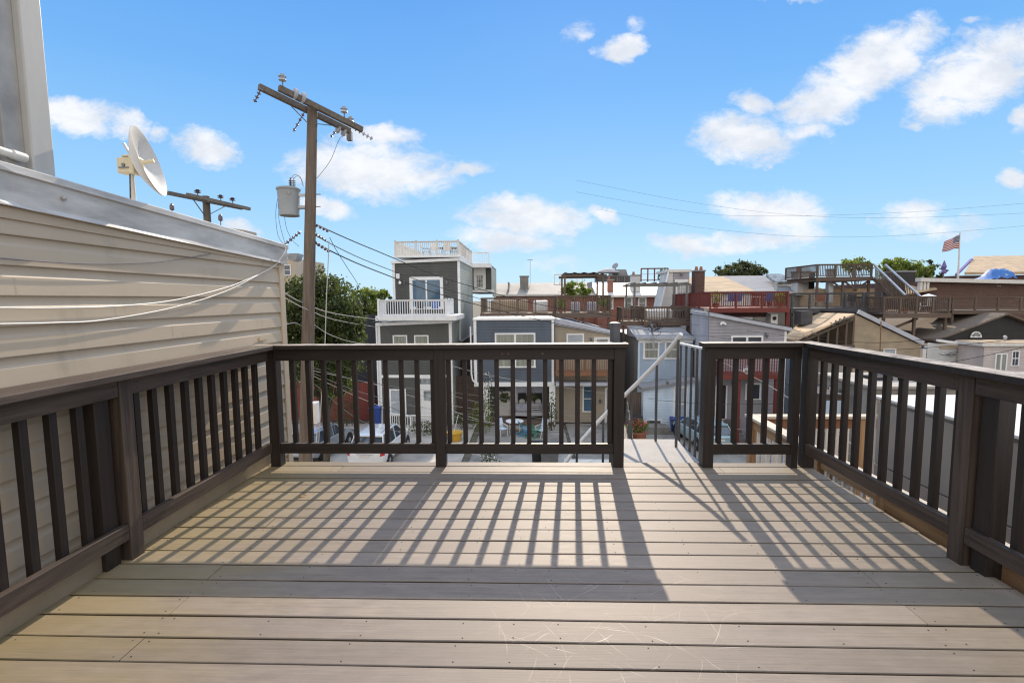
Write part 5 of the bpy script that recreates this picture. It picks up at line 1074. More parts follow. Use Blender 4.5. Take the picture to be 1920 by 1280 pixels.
za_=P(1850,515,YX).z; zb_=P(1850,484,YX+9).z; MB().prism([(P(1808,515,YX).x,YX,za_),(P(2060,515,YX).x,YX,za_),(P(2060,480,YX+9).x,YX+9,zb_),(P(1826,487,YX+9).x,YX+9,zb_)],(0,0,.3)).build('roof','rooftan',t); MB().beam(P(1793,515,YX-.3),P(1822,486,YX+7),.25,.2).build('gable_trim','purple',t); B(P(1800,520,YX).x,P(2060,520,YX).x,YX+.5,YX+14,GZ,P(1850,516,YX).z).build('wall','brick_brown',t)
YFL=52; pb=P(1796,525,YFL); pt=P(1800,436,YFL); t=thing('flagpole','flagpole with a striped flag blowing left, over the brick building','flag',tuple(pb)); MB().tube([pb,pt],.09,8,.05).build('pole','offwhite',t)
def flag():
    v=[];f=[];uv=[]; n,mn=20,10; top=pt-Vector((0,0,.22)); Ln=2.25; H=1.40
    for i in range(n+1):
        for j in range(mn+1):
            s=i/n; w=j/mn; x=-Ln*s*(.93+.05*w); z=-(1-w)*H*(1-.30*s)-s*s*.40-s*.48*(.9)+.10*math.sin(s*7+w)*s-.12*s*w; y=.16*math.sin(s*9+w*1.5)*s
            v.append((x,y,z)); uv.append((s,w))
    for i in range(n):
        for j in range(mn): q=i*(mn+1)+j; f.append((q,q+mn+1,q+mn+2,q+1))
    me=bpy.data.meshes.new('flag'); me.from_pydata(v,[],f); me.materials.append(MT['flag']); u=me.uv_layers.new()
    for l in me.loops: u.data[l.index].uv=uv[l.vertex_index]
    for p in me.polygons: p.use_smooth=True
    o=bpy.data.objects.new('flag_cloth',me); COL.objects.link(o); o.parent=t; o.location=top-Vector(t.location); o.rotation_euler.z=.25; so_=o.modifiers.new('solidify','SOLIDIFY'); so_.thickness=.008
flag()
t=thing('patio_umbrella','closed purple umbrella beside the flagpole','umbrella',tuple(P(1769,514,44))); q=P(1769,514,44); zt=P(1769,489,44).z; MB().tube([q-Vector((0,0,.8)),Vector((q.x,q.y,zt))],.04,8).build('pole','metal',t); MB().lathe((q.x,q.y,q.z+.05),[(.15,0),(.22,.1),(.12,.35),(.20,.6),(.12,.85),(.02,1.15)],10).build('canopy','purple',t)
t=thing('blue_tarp','crumpled blue tarpaulin thrown over things on the brick building roof','tarp',tuple(P(1880,523,YW+1)))
def tarp():
    v=[];f=[]; a=P(1855,524,YW+1); n,mn=26,10; W2=P(1908,524,YW+1).x-a.x; r=random.Random(2); H=[[r.uniform(-.10,.10) for _ in range(mn+1)] for _ in range(n+1)]
    for i in range(n+1):
        for j in range(mn+1):
            s=i/n; w=j/mn; z=(.85*math.sin(min(1,s*1.3)*math.pi*.62)*math.sin(math.pi*(w*.9+.05))+.06*math.sin(s*17)+.6*H[i][j])*(.3+.7*min(1,s*3)); v.append((a.x+W2*s,a.y+1.8*w,a.z+max(0,z)))
    for i in range(n):
        for j in range(mn): q=i*(mn+1)+j; f.append((q,q+mn+1,q+mn+2,q+1))
    MB().add(v,f).build('sheet','tarp',t,smooth=True)
tarp()
# ================================================ TREES
def tree(name,label,base,h,crowns,n,s,m,trunk_r=.14,limbs=6,seed=1,group=None,trunk_to=None,cat='tree'):
    r=random.Random(seed); b=Vector(base); t=thing(name,label,cat,b,group); mb=MB(); tot=sum(a*b_*c_ for _,(a,b_,c_) in crowns)
    for c,(a,b_,c_) in crowns:
        c=Vector(c); k=int(n*(a*b_*c_)/tot); ncl=max(6,k//45)
        for _ in range(ncl):
            while 1:
                d=Vector((r.uniform(-1,1),r.uniform(-1,1),r.uniform(-1,1)))
                if .25<d.length<=1: break
            d=d.normalized()*(d.length**.6); p=c+Vector((d.x*a,d.y*b_,d.z*c_)); cr=(a+b_+c_)/3*r.uniform(.16,.34)
            for _ in range(k//ncl):
                q=p+Vector((r.gauss(0,.5),r.gauss(0,.5),r.gauss(0,.45)))*cr; nn=Vector((r.gauss(0,1),r.gauss(0,1),r.gauss(.4,.8))).normalized(); x=nn.orthogonal().normalized(); x=Matrix.Rotation(r.uniform(0,6.28),3,nn)@x; y=nn.cross(x); z=s*r.uniform(.6,1.4)
                mb.add([q-x*z*.5,q+y*z*.3,q+x*z*.55,q-y*z*.3],[(0,1,2,3)])
    mb.build('crown',m,t); top=Vector(crowns[0][0]); tr=MB(); tr.tube([b,b.lerp(top,.5)+Vector((.08,0,0)),top],[trunk_r,trunk_r*.75,trunk_r*.3],8)
    for i in range(limbs):
        c,(a,b_,c_)=crowns[i%len(crowns)]; c=Vector(c); d=Vector((r.uniform(-.8,.8)*a,r.uniform(-.8,.8)*b_,r.uniform(-.2,.8)*c_)); s0=b.lerp(top,r.uniform(.35,.8)); tr.tube([s0,s0.lerp(c+d,.5)+Vector((0,0,.2)),c+d],[trunk_r*.4,trunk_r*.25,trunk_r*.08],6)
    tr.build('trunk','bark',t); return t
YT1=19.0
def Pc(u,v,Y): return tuple(P(u,v,Y))
tree('tree','large dark leafy tree behind the utility pole, left of the charcoal house',(P(605,800,YT1).x,YT1,GZ),8,[(Pc(610,590,YT1),(1.25,1.2,1.5)),(Pc(570,570,YT1),(.85,1.0,1.0)),(Pc(645,605,YT1),(.70,.9,1.0)),(Pc(585,660,YT1),(1.3,1.1,1.4)),(Pc(650,670,YT1-.3),(.75,.9,1.1)),(Pc(600,535,YT1),(.75,.8,.6)),(Pc(668,625,YT1),(.45,.6,.6)),(Pc(545,620,YT1),(.7,.9,1.6)),(Pc(620,715,YT1),(.9,.9,.7))],26000,.13,'leaf',.16,12,3)
tree('tree','bright yellow green tree just left of the white balcony',(P(700,700,34).x,37,GZ),8,[(Pc(695,572,37),(1.3,1.2,1.3)),(Pc(675,555,37),(.8,.8,.6)),(Pc(715,560,37),(.7,.8,.7)),(Pc(695,605,37),(1.1,1,1))],5000,.2,'leaf2',.14,6,5)
tree('tree','round dark green tree standing behind the tan weathered roof',(P(1388,540,55).x,55,GZ),9,[(Pc(1388,510,55),(2.2,1.6,.85)),(Pc(1358,511,55),(1.0,1.2,.7)),(Pc(1420,513,55),(.9,1.2,.6)),(Pc(1385,500,55),(1.2,1,.5))],5000,.26,'leaf3',.25,6,8)
tree('tree','yellow green tree behind the outdoor stairs and black chimney',(P(1690,540,50).x,50,GZ),9,[(Pc(1690,506,50),(1.9,1.5,1.0)),(Pc(1665,497,50),(1.0,1.2,.5)),(Pc(1720,508,50),(1.1,1.2,.9))],4500,.25,'leaf2',.22,6,9)
tree('tree','sparse thin tree between the black chimney and the purple umbrella',(P(1740,540,58).x,58,GZ),9,[(Pc(1738,505,58),(.9,.9,1.1)),(Pc(1755,509,58),(.9,.9,.7))],1300,.24,'leaf3',.18,8,10)
tree('tree','low green treetop showing above the highest wood deck',(P(1604,540,60).x,60,GZ),9,[(Pc(1604,497,60),(1.6,1.3,.8))],1500,.26,'leaf2',.2,5,12)
tree('tree','small yellow green tree behind the fabric pergola',(P(1080,560,44).x,44,GZ),8,[(Pc(1079,545,44),(1.2,1,.7)),(Pc(1066,540,44),(.6,.7,.5)),(Pc(1095,548,44),(.6,.7,.5))],2600,.18,'leaf2',.12,5,13)
tree('tree','little green tree squeezed between stair house and brown chimney',(P(1301,560,46).x,46,GZ),8,[(Pc(1300,532,46),(.42,.6,1.1))],700,.18,'leaf2',.1,4,14)
# dark house and chimney left of the charcoal house
t=thing('row_house','near black rear wall with chimney, between the tree and the charcoal house','house',(P(690,650,35).x,35,GZ)); r=RC(676,590,712,582,35); B(r[0]-2.6,r[1]+.2,35,42,GZ,r[3]).build('wall','navy',t)
q=P(672,572,35.5); MB().box(q.x-.35,q.x+.35,35.4,36.1,q.z-1.5,q.z+.3).build('chimney','navy',t); MB().lathe(q+Vector((0,.25,.3)),[(.28,0),(.24,.15),(.10,.25)],10).build('chimney_cap','black',t)
q=P(548,490,40); t=thing('row_house','far beige house gable showing between the coping and the tree','house',(q.x-1.6,40,GZ)); B(q.x-6,q.x+.15,40,46,GZ,P(545,484,40).z).build('wall','vinyl',t); window(t,RC(532,515,546,498,40),40,'glass',.08)
# ================================================ UTILITY POLES
pA=P(573,860,10.0); pB=P(586,196,10.0); dirp=(pA-pB)/(pA.z-pB.z); base=pB+dirp*(GZ-pB.z)*1.0
base=pB+(pA-pB)*((GZ-pB.z)/(pA.z-pB.z))
t=thing('utility_pole','weathered wooden utility pole with double crossarm beside the beige wall','utility pole',tuple(base)); POLE=t
pts=[base.lerp(pB,i/8) for i in range(9)]; MB().tube(pts,[.17-.075*i/8 for i in range(9)],20).build('pole','pole',t,smooth=True)
aL=PZ(492,158,5.42); aR=PZ(664,243,5.08); 
def armpt(s): return aL.lerp(aR,s)
ad=(aR-aL).normalized(); pr_=ad.cross(Vector((0,0,1))).normalized()
m1=armpt(0); 
for k,(s0,s1,off) in enumerate(((0,1.0,-.16),(.12,1.05,.16))): 
    o=pr_*off; MB().beam(armpt(s0)+o*1.0,armpt(s1)+o,.085,.11).build('crossarm','arm',t,bevel=.006)
for s,e in ((.30,-.16),(.80,-.16)): a=armpt(s)+pr_*e-Vector((0,0,.05)); MB().beam(a,P(578,232,9.9) if s<.5 else P(592,232,9.9),.03,.012).build('brace','metal',t)
def insul(parent,p,up=True,sc=1.0,m='porcelain'):
    o=MB().tube([p,p+Vector((0,0,.12*sc))],.012*sc,6).build('insulator_pin','metal',parent); MB().lathe(p+Vector((0,0,.10*sc)),[(.035*sc,0),(.07*sc,.01),(.06*sc,.03),(.035*sc,.035),(.04*sc,.06),(.075*sc,.075),(.03*sc,.10),(.04*sc,.12)],12).build('insulator',m,o,smooth=True)
for s,off in ((.16,.16),(.83,.16),(.99,-.1)): insul(t,armpt(s)+pr_*off+Vector((0,0,.06)),sc=1.0,m='porcelain_grey')
def string(parent,a,b,n=4,r=.035,m='porcelain',name='strain_insulator'):
    a,b=Vector(a),Vector(b); d=b-a; mb=MB(); mb.tube([a,b],.010,5)
    for i in range(n): c=a+d*((i+.6)/n); mb.lathe(c,[(r*.3,-.02),(r,-.008),(r,.008),(r*.3,.02)],10,tuple(d))
    return mb.build(name,m,parent)
string(t,P(491,164,8.85),P(477,192,8.85),4,.035); string(t,P(571,210,9.7),P(550,247,9.7),4,.03); string(t,P(640,232,10.9),P(620,258,10.9),4,.035); string(t,P(663,240,10.9),P(699,261,11.2),5,.045,'porcelain_grey')
q=MB(); 
for s in (.28,.36): c=armpt(s)+pr_*.17; q.lathe(c+Vector((0,0,.04)),[(.09,-.03),(.105,-.02),(.105,.02),(.09,.03)],14,tuple(ad))
q.build('ring_insulator','porcelain_grey',t)
q=MB(); 
for s in (.86,.93): c=armpt(s)-pr_*.20; q.lathe(c-Vector((0,0,.06)),[(.05,-.04),(.09,-.02),(.09,.02),(.05,.04)],12,tuple(ad))
q.build('ring_insulator','porcelain_grey',t)
c=P(655,248,10.9); MB().box(c.x-.05,c.x+.05,c.y-.05,c.y+.05,c.z-.18,c.z+.02).build('cutout_switch','metal',t)
# pole steps and clamps
for v,du in ((365,1),(388,1),(392,-1),(480,-1)): a=P(580,v,10.0); MB().tube([a,a+Vector((.24*du,-.02,0))],.01,6).build('pole_step','metal',t)
# transformer
c0=P(543,405,9.9); c1=P(541,353,9.9); R0=.245*.9
t2=thing('transformer','grey cylindrical transformer hung on the left side of the utility pole','transformer',tuple(c0)); H_=c1.z-c0.z
MB().lathe(c0,[(R0*.86,0),(R0*.88,.02),(R0*.86,.04),(R0*.97,H_-.05),(R0*1.04,H_-.04),(R0*1.05,H_-.01),(R0*1.0,H_),(R0*.5,H_+.03),(.02,H_+.035)],32).build('tank','transformer',t2,smooth=True)
for v in (366,388): a=P(556,v,9.9); b_=P(574,v,9.98); MB().beam(a,b_,.06,.05).build('hanger','galv',t2)
for u,m_ in ((545,'porcelain'),(551,'porcelain_grey')):
    a=P(u,352,9.9); 
    mb=MB(); mb.tube([a,a+Vector((0,0,.2))],.012,6)
    for i in range(4): mb.lathe(a+Vector((0,0,.03+.035*i)),[(.02,-.01),(.038 if m_!='porcelain_grey' else .045,0),(.02,.012)],10)
    mb.build('bushing',m_,t2)
a=P(520,362,9.9); MB().lathe(a,[(.02,0),(.035,.02),(.02,.07)],8,(1,0,0)).build('side_lug','metal',t2)
MB().box(c0.x+.1,c0.x+.13,c0.y-R0*.98-.005,c0.y-R0*.9,c0.z+H_*.72,c0.z+H_*.80).build('plate','flash_dark',t2)
# meter box on the pole, conduit
q=P(589,772,9.7); t3=thing('meter_box','white upright meter box fixed low on the utility pole','meter box',tuple(q)); B(q.x-.055,q.x+.065,q.y-.03,q.y+.12,q.z-.24,q.z+.20).build('box','white',t3,bevel=.008); B(q.x-.06,q.x+.07,q.y-.035,q.y-.031,q.z-.2,q.z+.16).build('lid','offwhite',t3)
# wires
def wire(pts,r,m,label,name='wire',group='overhead wires',sub=8,cat='wire'): return cable(pts,r*.8,m,name,label,cat,group,5,sub)
def sagw(a,b,s,n=8): return centroid_sag(a,b,s,n)
Ls=[((590,421,10),(1152,600,28.5),(1262,655,28),'top'),]
def w3(uvY,r,m,label,**k): return wire([P(*q) for q in uvY],r,m,label,**k)
w3([(588,419,10),(700,468,12.5),(860,530,16.5),(1050,578,22),(1252,603,31)],.016,'wire','uppermost of the three thick cables leaving the pole to the right')
w3([(588,440,10),(700,494,12.5),(860,549,16.5),(1050,596,22),(1240,622,31)],.012,'wire','middle of the three thick cables leaving the pole to the right')
w3([(588,455,10),(700,506,12.5),(860,562,16.5),(1040,606,22),(1160,628,30)],.018,'wire','lowest and thickest of the three cables leaving the pole to the right')
w3([(1252,603,31),(1400,620,28),(1600,641,20),(1760,634,18),(1960,613,16)],.012,'wire','dark cable crossing before the stucco house and dark gable to the right edge')
w3([(1240,622,31),(1380,636,22),(1560,655,18),(1720,653,16),(1960,630,14)],.010,'wire','lower dark cable crossing before the stucco wall at the right')
w3([(1255,625,30),(1290,650,22),(1400,700,15),(1500,760,10),(1620,850,7)],.012,'wire_grey','pale service cable dropping from the alley bundle past the right corner')
w3([(1650,700,18),(1740,686,18),(1840,668,17),(1960,642,16)],.012,'wire','dark cable sagging across the white sided wall at right')
w3([(1165,628,30),(1240,640,28),(1330,655,20)],.010,'wire','short dark cable passing before the pale blue house windows')
for a,la in (([(1080,338,60),(1300,380,60),(1500,404,60),(1700,408,60),(1960,398,60)],'faint upper wire crossing the sky at right'),([(1080,360,60),(1300,398,60),(1450,405,60),(1700,398,60),(1960,378,60)],'faint middle wire crossing the sky at right'),([(1120,392,60),(1300,425,60),(1500,443,60),(1700,441,60),(1960,420,60)],'faint lowest wire crossing the sky at right')): w3(a,.013,'wire',la)
for i,(a,m_) in enumerate((([(522,365,9.9),(517,400,9.9),(521,440,9.9),(533,460,9.9)],'wire'),([(521,365,9.9),(523,410,9.9),(531,445,9.9),(536,458,9.9)],'wire'),([(533,405,9.9),(538,430,9.9),(548,450,9.9),(561,462,9.9)],'wire'),([(545,336,9.9),(552,328,9.9),(563,332,9.9),(567,348,9.9)],'wire'),([(551,335,9.9),(558,330,9.9),(566,338,9.9),(569,350,9.9)],'wire'))):
    w3(a,.005,m_,['outermost thin wire looping down from the transformer side lug','second thin wire looping down from the transformer side lug','thin wire curving from the transformer base to the pole','upper thin jumper wire arched over the transformer bushings','lower thin jumper wire arched over the transformer bushings'][i],name='jumper_wire',group='transformer jumper wires')
w3([(648,254,10.9),(636,262,10.7),(620,300,10.3),(598,330,10.05),(587,338,9.95)],.006,'wire','thin jumper wire swooping from the crossarm end to the pole',name='jumper_wire',group='transformer jumper wires')
st=thing('secondary_rack','cluster of dark clamps and bobbin insulators left of the pole below the transformer','insulator',tuple(P(545,455,9.9))); string(st,P(564,434,9.9),P(532,460,9.9),6,.035); string(st,P(590,421,10),P(616,434,10.3),4,.032); string(st,P(590,437,10),P(612,452,10.3),4,.026); string(st,P(588,453,10),P(618,472,10.4),5,.036)
w3([(617,452,10.4),(615,500,10.2),(612,560,10),(609,650,9.8),(603,740,9.6),(597,840,9.5)],.012,'cable_pale','pale cable hanging straight down just right of the pole')
w3([(618,445,10.5),(630,468,10.7),(650,500,11.5),(675,540,14),(700,590,20),(756,645,31)],.008,'wire','thin dark wire running steeply from the cables to the charcoal house')
w3([(530,547,7),(570,568,10),(640,590,14),(730,601,29)],.012,'cable_pale','upper pale cable crossing the big tree towards the charcoal house')
w3([(530,556,7),(580,582,10),(640,602,14),(706,613,29)],.010,'cable_pale','lower pale cable crossing the big tree towards the charcoal house')
w3([(588,608,10),(620,628,12),(660,641,16),(692,645,20)],.010,'cable_pale','pale cable from the pole through the tree at railing height')
w3([(530,610,9),(552,605,9.5),(565,611,10)],.012,'cable_pale','short pale cable meeting the pole at railing height from the left')
rw=random.Random(21)
lows=[((588,700),(700,742),(830,770),(1000,790),'wire_grey'),((588,705),(690,752),(820,800),(930,815),'cable_pale'),((588,712),(680,740),(860,800),(1140,812),'wire'),((588,690),(720,722),(900,742),(1140,776),'wire_grey'),((588,695),(700,720),(860,762),(1140,800),'cable_pale'),((590,720),(680,790),(760,810),(820,812),'wire_grey'),((588,668),(650,690),(730,725),(860,760),'wire'),((848,686),(930,706),(1050,725),(1140,738),'cable_pale'),((848,742),(930,760),(1050,776),(1140,792),'wire_grey'),((848,770),(920,792),(1010,806),(1140,812),'cable_pale'),((848,780),(900,790),(1010,812),(1130,824),'wire_grey'),((870,848),(920,858),(980,874),(1010,882),'cable_pale')]
for i,(a,b,c,d,m_) in enumerate(lows):
    w3([(*a,10),(*b,12),(*c,17),(*d,24)],.007 if m_!='cable_white' else .009,m_,'one of the many tangled service cables fanning out behind the front railing balusters',group='tangled service cables')
w3([(1175,742,31),(1240,750,28),(1330,757,18),(1450,757,15)],.010,'wire','thin dark cable crossing before the brown back door'); w3([(1175,782,28),(1240,790,22),(1330,800,18),(1410,806,15)],.009,'wire_grey','thin grey cable crossing low behind the steel stair bars')
# distant pole
q0=P(388,415,18); q1=P(386,368,18); t=thing('utility_pole','distant utility pole with crossarm above the white coping','utility pole',(q1.x,18,GZ)); MB().tube([(q1.x,18,GZ),q1],.16,14,.12).build('pole','pole',t,smooth=True)
a,b=P(319,363,16.3),P(455,391,19.8); 
for o in (Vector((0,-.12,0)),Vector((.5,.12,-.02))): MB().beam(a+o,b+o*.5,.10,.12).build('crossarm','arm',t)
for s in (.34,.66,.84): insul(t,a.lerp(b,s)+Vector((0,0,.06)),sc=1.6)
MB().beam(a.lerp(b,.28)-Vector((0,0,.05)),q1-Vector((0,.1,.75)),.03,.02).build('brace','metal',t); MB().beam(a.lerp(b,.72)-Vector((0,0,.05)),q1-Vector((0,.1,.75)),.03,.02).build('brace','metal',t)
# ================================================ CARS
def loft(secs):
    mb=MB(); n=len(secs[0])
    for s in secs: mb.v+=[tuple(p) for p in s]
    for i in range(len(secs)-1):
        for j in range(n): q=i*n; mb.f.append((q+j,q+(j+1)%n,q+n+(j+1)%n,q+n+j))
    mb.f.append(tuple(range(n))[::-1]); mb.f.append(tuple((len(secs)-1)*n+j for j in range(n))); return mb
def car(label,paint,loc,rz,W=1.8,Ln=4.5,H=1.65,belt=1.0,suv=True,group='cars parked on the pad'):
    t=thing('parked_car',label,'car',(0,0,0),group); w=W/2; h=Ln/2
    def sec(y,wb,zt,zb=.28): return [(-wb*.90,y,zb),(wb*.90,y,zb),(wb*1.0,y,zb+.22),(wb*1.0,y,zt-.22),(wb*.955,y,zt-.03),(wb*.90,y,zt),(-wb*.90,y,zt),(-wb*.955,y,zt-.03),(-wb*1.0,y,zt-.22),(-wb*1.0,y,zb+.22)]
    B_=[(-h,.80,.88,.42),(-h+.06,.93,belt-.02,.34),(-h+.3,.99,belt,.27),(-h+.9,1,belt,.27),(0,1,belt-.01,.27),(h-1.3,1,belt-.03,.27),(h-.8,.98,belt-.09,.27),(h-.25,.92,belt-.20,.3),(h,.78,.68,.38)]
    body=loft([sec(y,w*k,z,zb) for y,k,z,zb in B_]).build('body',paint,t,smooth=True); sb=body.modifiers.new('bevel','BEVEL'); sb.width=.03; sb.segments=3
    rs=-h+.22; rt=-h+.62 if suv else -h+.85; ft=h-1.95; fs=h-1.15
    def cab(ins): 
        a=.90-ins; b_=.72-ins
        return loft([[(-w*a,rs+ins,belt-.04),(w*a,rs+ins,belt-.04),(w*a*.985,rs+ins+.02,belt+.04),(-w*a*.985,rs+ins+.02,belt+.04)],[(-w*a,rt,belt-.04),(w*a,rt,belt-.04),(w*b_,rt+.02,H-.06),(-w*b_,rt+.02,H-.06)],[(-w*a,0,belt-.04),(w*a,0,belt-.04),(w*b_,0,H-.03),(-w*b_,0,H-.03)],[(-w*a,ft,belt-.04),(w*a,ft,belt-.04),(w*b_,ft,H-.06),(-w*b_,ft,H-.06)],[(-w*a,fs,belt-.06),(w*a,fs,belt-.06),(w*a*.985,fs+.02,belt-.02),(-w*a*.985,fs+.02,belt-.02)]])
    cab(0).build('glass','glass',t)
    # roof and pillars
    def rsec(y,z,k=.74): return [(-w*k,y,z-.06),(w*k,y,z-.06),(w*k*1.0,y,z-.02),(w*k*.85,y,z+.012),(-w*k*.85,y,z+.012),(-w*k*1.0,y,z-.02)]
    rf=loft([rsec(rt-.12,H-.07,.72),rsec(rt+.1,H-.03),rsec(0,H),rsec(ft-.1,H-.03),rsec(ft+.08,H-.07,.72)]).build('roof',paint,t,smooth=True)
    for s in (-1,1):
        for (ya,za,yb,zb,wd) in ((rs+.02,belt-.02,rt+.0,H-.05,.10),(fs+.0,belt-.05,ft,H-.05,.07),(-.25,belt-.02,-.2,H-.04,.07),(rt+.55,belt-.02,rt+.48,H-.04,.09)):
            MB().beam((s*w*.905,ya,za),(s*w*.735,yb,zb),.035,wd,(0,1,0)).build('pillar',paint if wd!=.07 else paint,t)
        MB().beam((s*w*.62,rt+.15,H+.035),(s*w*.62,ft-.1,H+.035),.035,.03).build('roof_rail','galv',t)
        L_=MB(); L_.prism([(s*w*.80,-h+.005,.78),(s*w*1.0,-h+.16,.80),(s*w*.985,-h+.18,1.02),(s*w*.84,-h+.06,1.04)],(0,-.05,0)); L_.build('tail_light','redlens',t,bevel=.01)
        L_=MB(); L_.prism([(s*w*.62,h-.06,.62),(s*w*.93,h-.20,.66),(s*w*.93,h-.28,.76),(s*w*.62,h-.10,.72)],(0,.04,0)); L_.build('headlight','glass_pale',t)
        MB().box(s*w*1.0-.02*s,s*(w+.16),fs-.15,fs-.05,belt,belt+.13).build('mirror',paint,t,bevel=.02)
        for y in (-h+.85,h-.85):
            MB().lathe((s*(w-.21),y,.33),[(.33,0),(.335,.05),(.33,.19),(.31,.215)],24,(s,0,0)).build('tyre','rubber',t,smooth=True)
            MB().lathe((s*(w-.01),y,.33),[(.22,0),(.21,.012),(.06,.018),(.02,.018)],20,(s,0,0)).build('rim','rim',t)
            MB().lathe((s*(w-.19),y,.36),[(.395,0),(.395,.189)],24,(s,0,0)).build('wheel_arch','black',t)
    MB().box(-w*.86,w*.86,-h-.03,-h+.25,.36,.52).build('bumper',paint,t,bevel=.03); MB().box(-w*.8,w*.8,-h-.01,-h+.25,.28,.36).build('valance','black',t)
    MB().box(-.26,.26,-h-.012,-h+.1,.70,.82).build('licence_plate','offwhite',t); MB().box(-.40,.40,-h-.02,-h+.08,.85,.885).build('boot_trim','galv',t)
    MB().beam((-.35,rs-.01,belt+.08),(.1,rs+.06,belt+.16),.02,.02).build('rear_wiper','black',t)
    t.location=loc; t.rotation_euler.z=rz; return t
q=P(688,840,22.2); car('white suv parked rear first view, behind the front railing','car_white',(q.x,22.2+2.3,GZ),R_(-3),1.86,4.6,1.70,1.08)
q=P(571,845,23.2); car('silver grey hatchback parked behind the utility pole','car_silver',(q.x,23.2+2.15,GZ),R_(-8),1.76,4.2,1.55,.98)
q=P(1330,820,25); car('pale teal car parked behind the steel stair bars','car_blue',(q.x+.3,25+2.1,GZ),R_(6),1.75,4.4,1.5,.95)
# ================================================ YARDS
def fence(name,label,a,b,h,m,base=GZ,cat='fence',horiz=False,pw=.14,pick=False):
    a=Vector((a[0],a[1],base)); b=Vector((b[0],b[1],base)); d=b-a; ln=d.length; dn=d.normalized(); t=thing(name,label,cat,tuple((a+b)/2)); W_=lambda k:(m+str(k)) if (m+'0') in MT else m
    k=max(1,round(ln/2.0))
    for i in range(k+1): p=a+d*(i/k)+Vector((0,.05,0)); MB().box(p.x-.05,p.x+.05,p.y-.05,p.y+.05,base,base+h+.04).build('post',W_(2),t)
    q=MB()
    if horiz:
        n=int(h/.16)
        for i in range(n): z=base+.06+i*h/n; q.beam(a+Vector((0,0,z-base+.07)),b+Vector((0,0,z-base+.07)),.025,.135)
    else:
        n=int(ln/pw); r=random.Random(n)
        for i in range(n): p=a+d*((i+.5)/n); up=h+r.uniform(-.02,.02); q.beam(p+Vector((0,0,.03)),p+Vector((0,0,up)),pw*.92,.02,(dn.y,-dn.x,0)) if 1 else 0
    q.build('boards',W_(0 if horiz else 2),t); 
    if not horiz:
        for z in (.35,h-.3): MB().beam(a+Vector((0,.04,z)),b+Vector((0,.04,z)),.04,.09).build('rail',W_(0),t)
    return t
fence('fence','tall red stained board fence behind the two parked cars',(P(540,760,32).x,32),(P(702,760,32).x,32),2.6,'red')
fence('fence','brown horizontal slat fence between the charcoal and slate blue houses',(P(856,770,32.5).x,32.5),(P(905,770,32.5).x,32.5),2.9,'brown',horiz=True)
fence('fence','weathered pale board fence running back beside the steel stair rail',(P(1190,830,19.5).x,19.3),(P(1175,780,31).x,31),1.75,'grayw')
fence('fence','dark weathered board fence right of the tan house',(P(1176,780,30.2).x,30.1),(P(1210,780,30.2).x,30.1),2.3,'brown')
fence('fence','low grey board fence behind the blue bins',(P(1342,800,27.8).x,27.8),(P(1386,800,27.8).x,27.8),1.1,'grayw',horiz=True)
def bin_(label,u,v,Y,m,h=1.05,w=.58,lid=None,group='wheeled bins in the yards'):
    q=P(u,v,Y); x,y=q.x,Y; t=thing('wheelie_bin',label,'bin',(x,y,GZ),group); a=w/2*.82; b_=w/2
    MB().add([(x-a,y-a,GZ+.05),(x+a,y-a,GZ+.05),(x+a,y+a,GZ+.05),(x-a,y+a,GZ+.05),(x-b_,y-b_,GZ+h),(x+b_,y-b_,GZ+h),(x+b_,y+b_,GZ+h),(x-b_,y+b_,GZ+h)],[(0,3,2,1),(4,5,6,7),(0,1,5,4),(1,2,6,5),(2,3,7,6),(3,0,4,7)]).build('body',m,t,bevel=.03)
    MB().prism([(x-b_-.02,y-b_-.05,GZ+h+.001),(x-b_-.02,y+b_+.04,GZ+h+.001),(x-b_-.02,y+b_+.04,GZ+h+.06),(x-b_-.02,y-.02,GZ+h+.12),(x-b_-.02,y-b_-.05,GZ+h+.05)],(w+.04,0,0)).build('lid',lid or m,t,bevel=.015)
    for s in (-1,1): MB().lathe((x+s*a,y+b_*.9,GZ+.11),[(.11,-.03),(.11,.03)],14,(1,0,0)).build('wheel','rubber',t)
    MB().tube([(x-b_*.7,y+b_+.07,GZ+h-.03),(x+b_*.7,y+b_+.07,GZ+h-.03)],.015,6).build('handle','black',t)
bin_('blue bin with sloping lid just behind the white suv',706,805,30.9,'blue_bin',1.15,.75); bin_('blue bin at the wall corner behind the low grey fence',1393,808,28.8,'blue_bin',1.2,.62); bin_('squat blue bin in front of the pale blue house',1268,785,29.6,'blue_bin',.75,.8); bin_('dark grey bin standing close behind the front railing',1030,862,22.4,'greycover',1.25,.85,lid='greycover'); bin_('black bin left of the dark grey one behind the front railing',1008,858,22.9,'black',1.2,.6)
q=P(852,818,27.5); t=thing('tub','round yellow plastic tub behind the front railing','tub',(q.x,27.5,GZ)); MB().lathe((q.x,27.5,GZ),[(.36,0),(.42,.25),(.46,.42),(.48,.44),(.48,.48)],20).build('bowl','yellow',t,smooth=True); MB().beam((q.x,27.4,GZ+.5),(q.x+.25,27.5,GZ+1.5),.03,.03).build('broom_handle','offwhite',t)
def garden(label,u,v,Y,r,h,n,m='leaf',fl=None,s=.11,cat='bush'):
    q=P(u,v,Y); t=thing('bush',label,cat,(q.x,Y,GZ)); blob_leaves(MB(),(q.x,Y,GZ+h*.5),r,r*.8,h*.55,n,s,rnd).build('foliage',m,t); MB().tube([(q.x,Y,GZ),(q.x,Y,GZ+h*.7)],.03,5).build('stem','bark',t)
    if fl: blob_leaves(MB(),(q.x,Y-.15,GZ+h*.62),r,r*.7,h*.45,n//6,s*.9,rnd).build('flowers',fl,t)
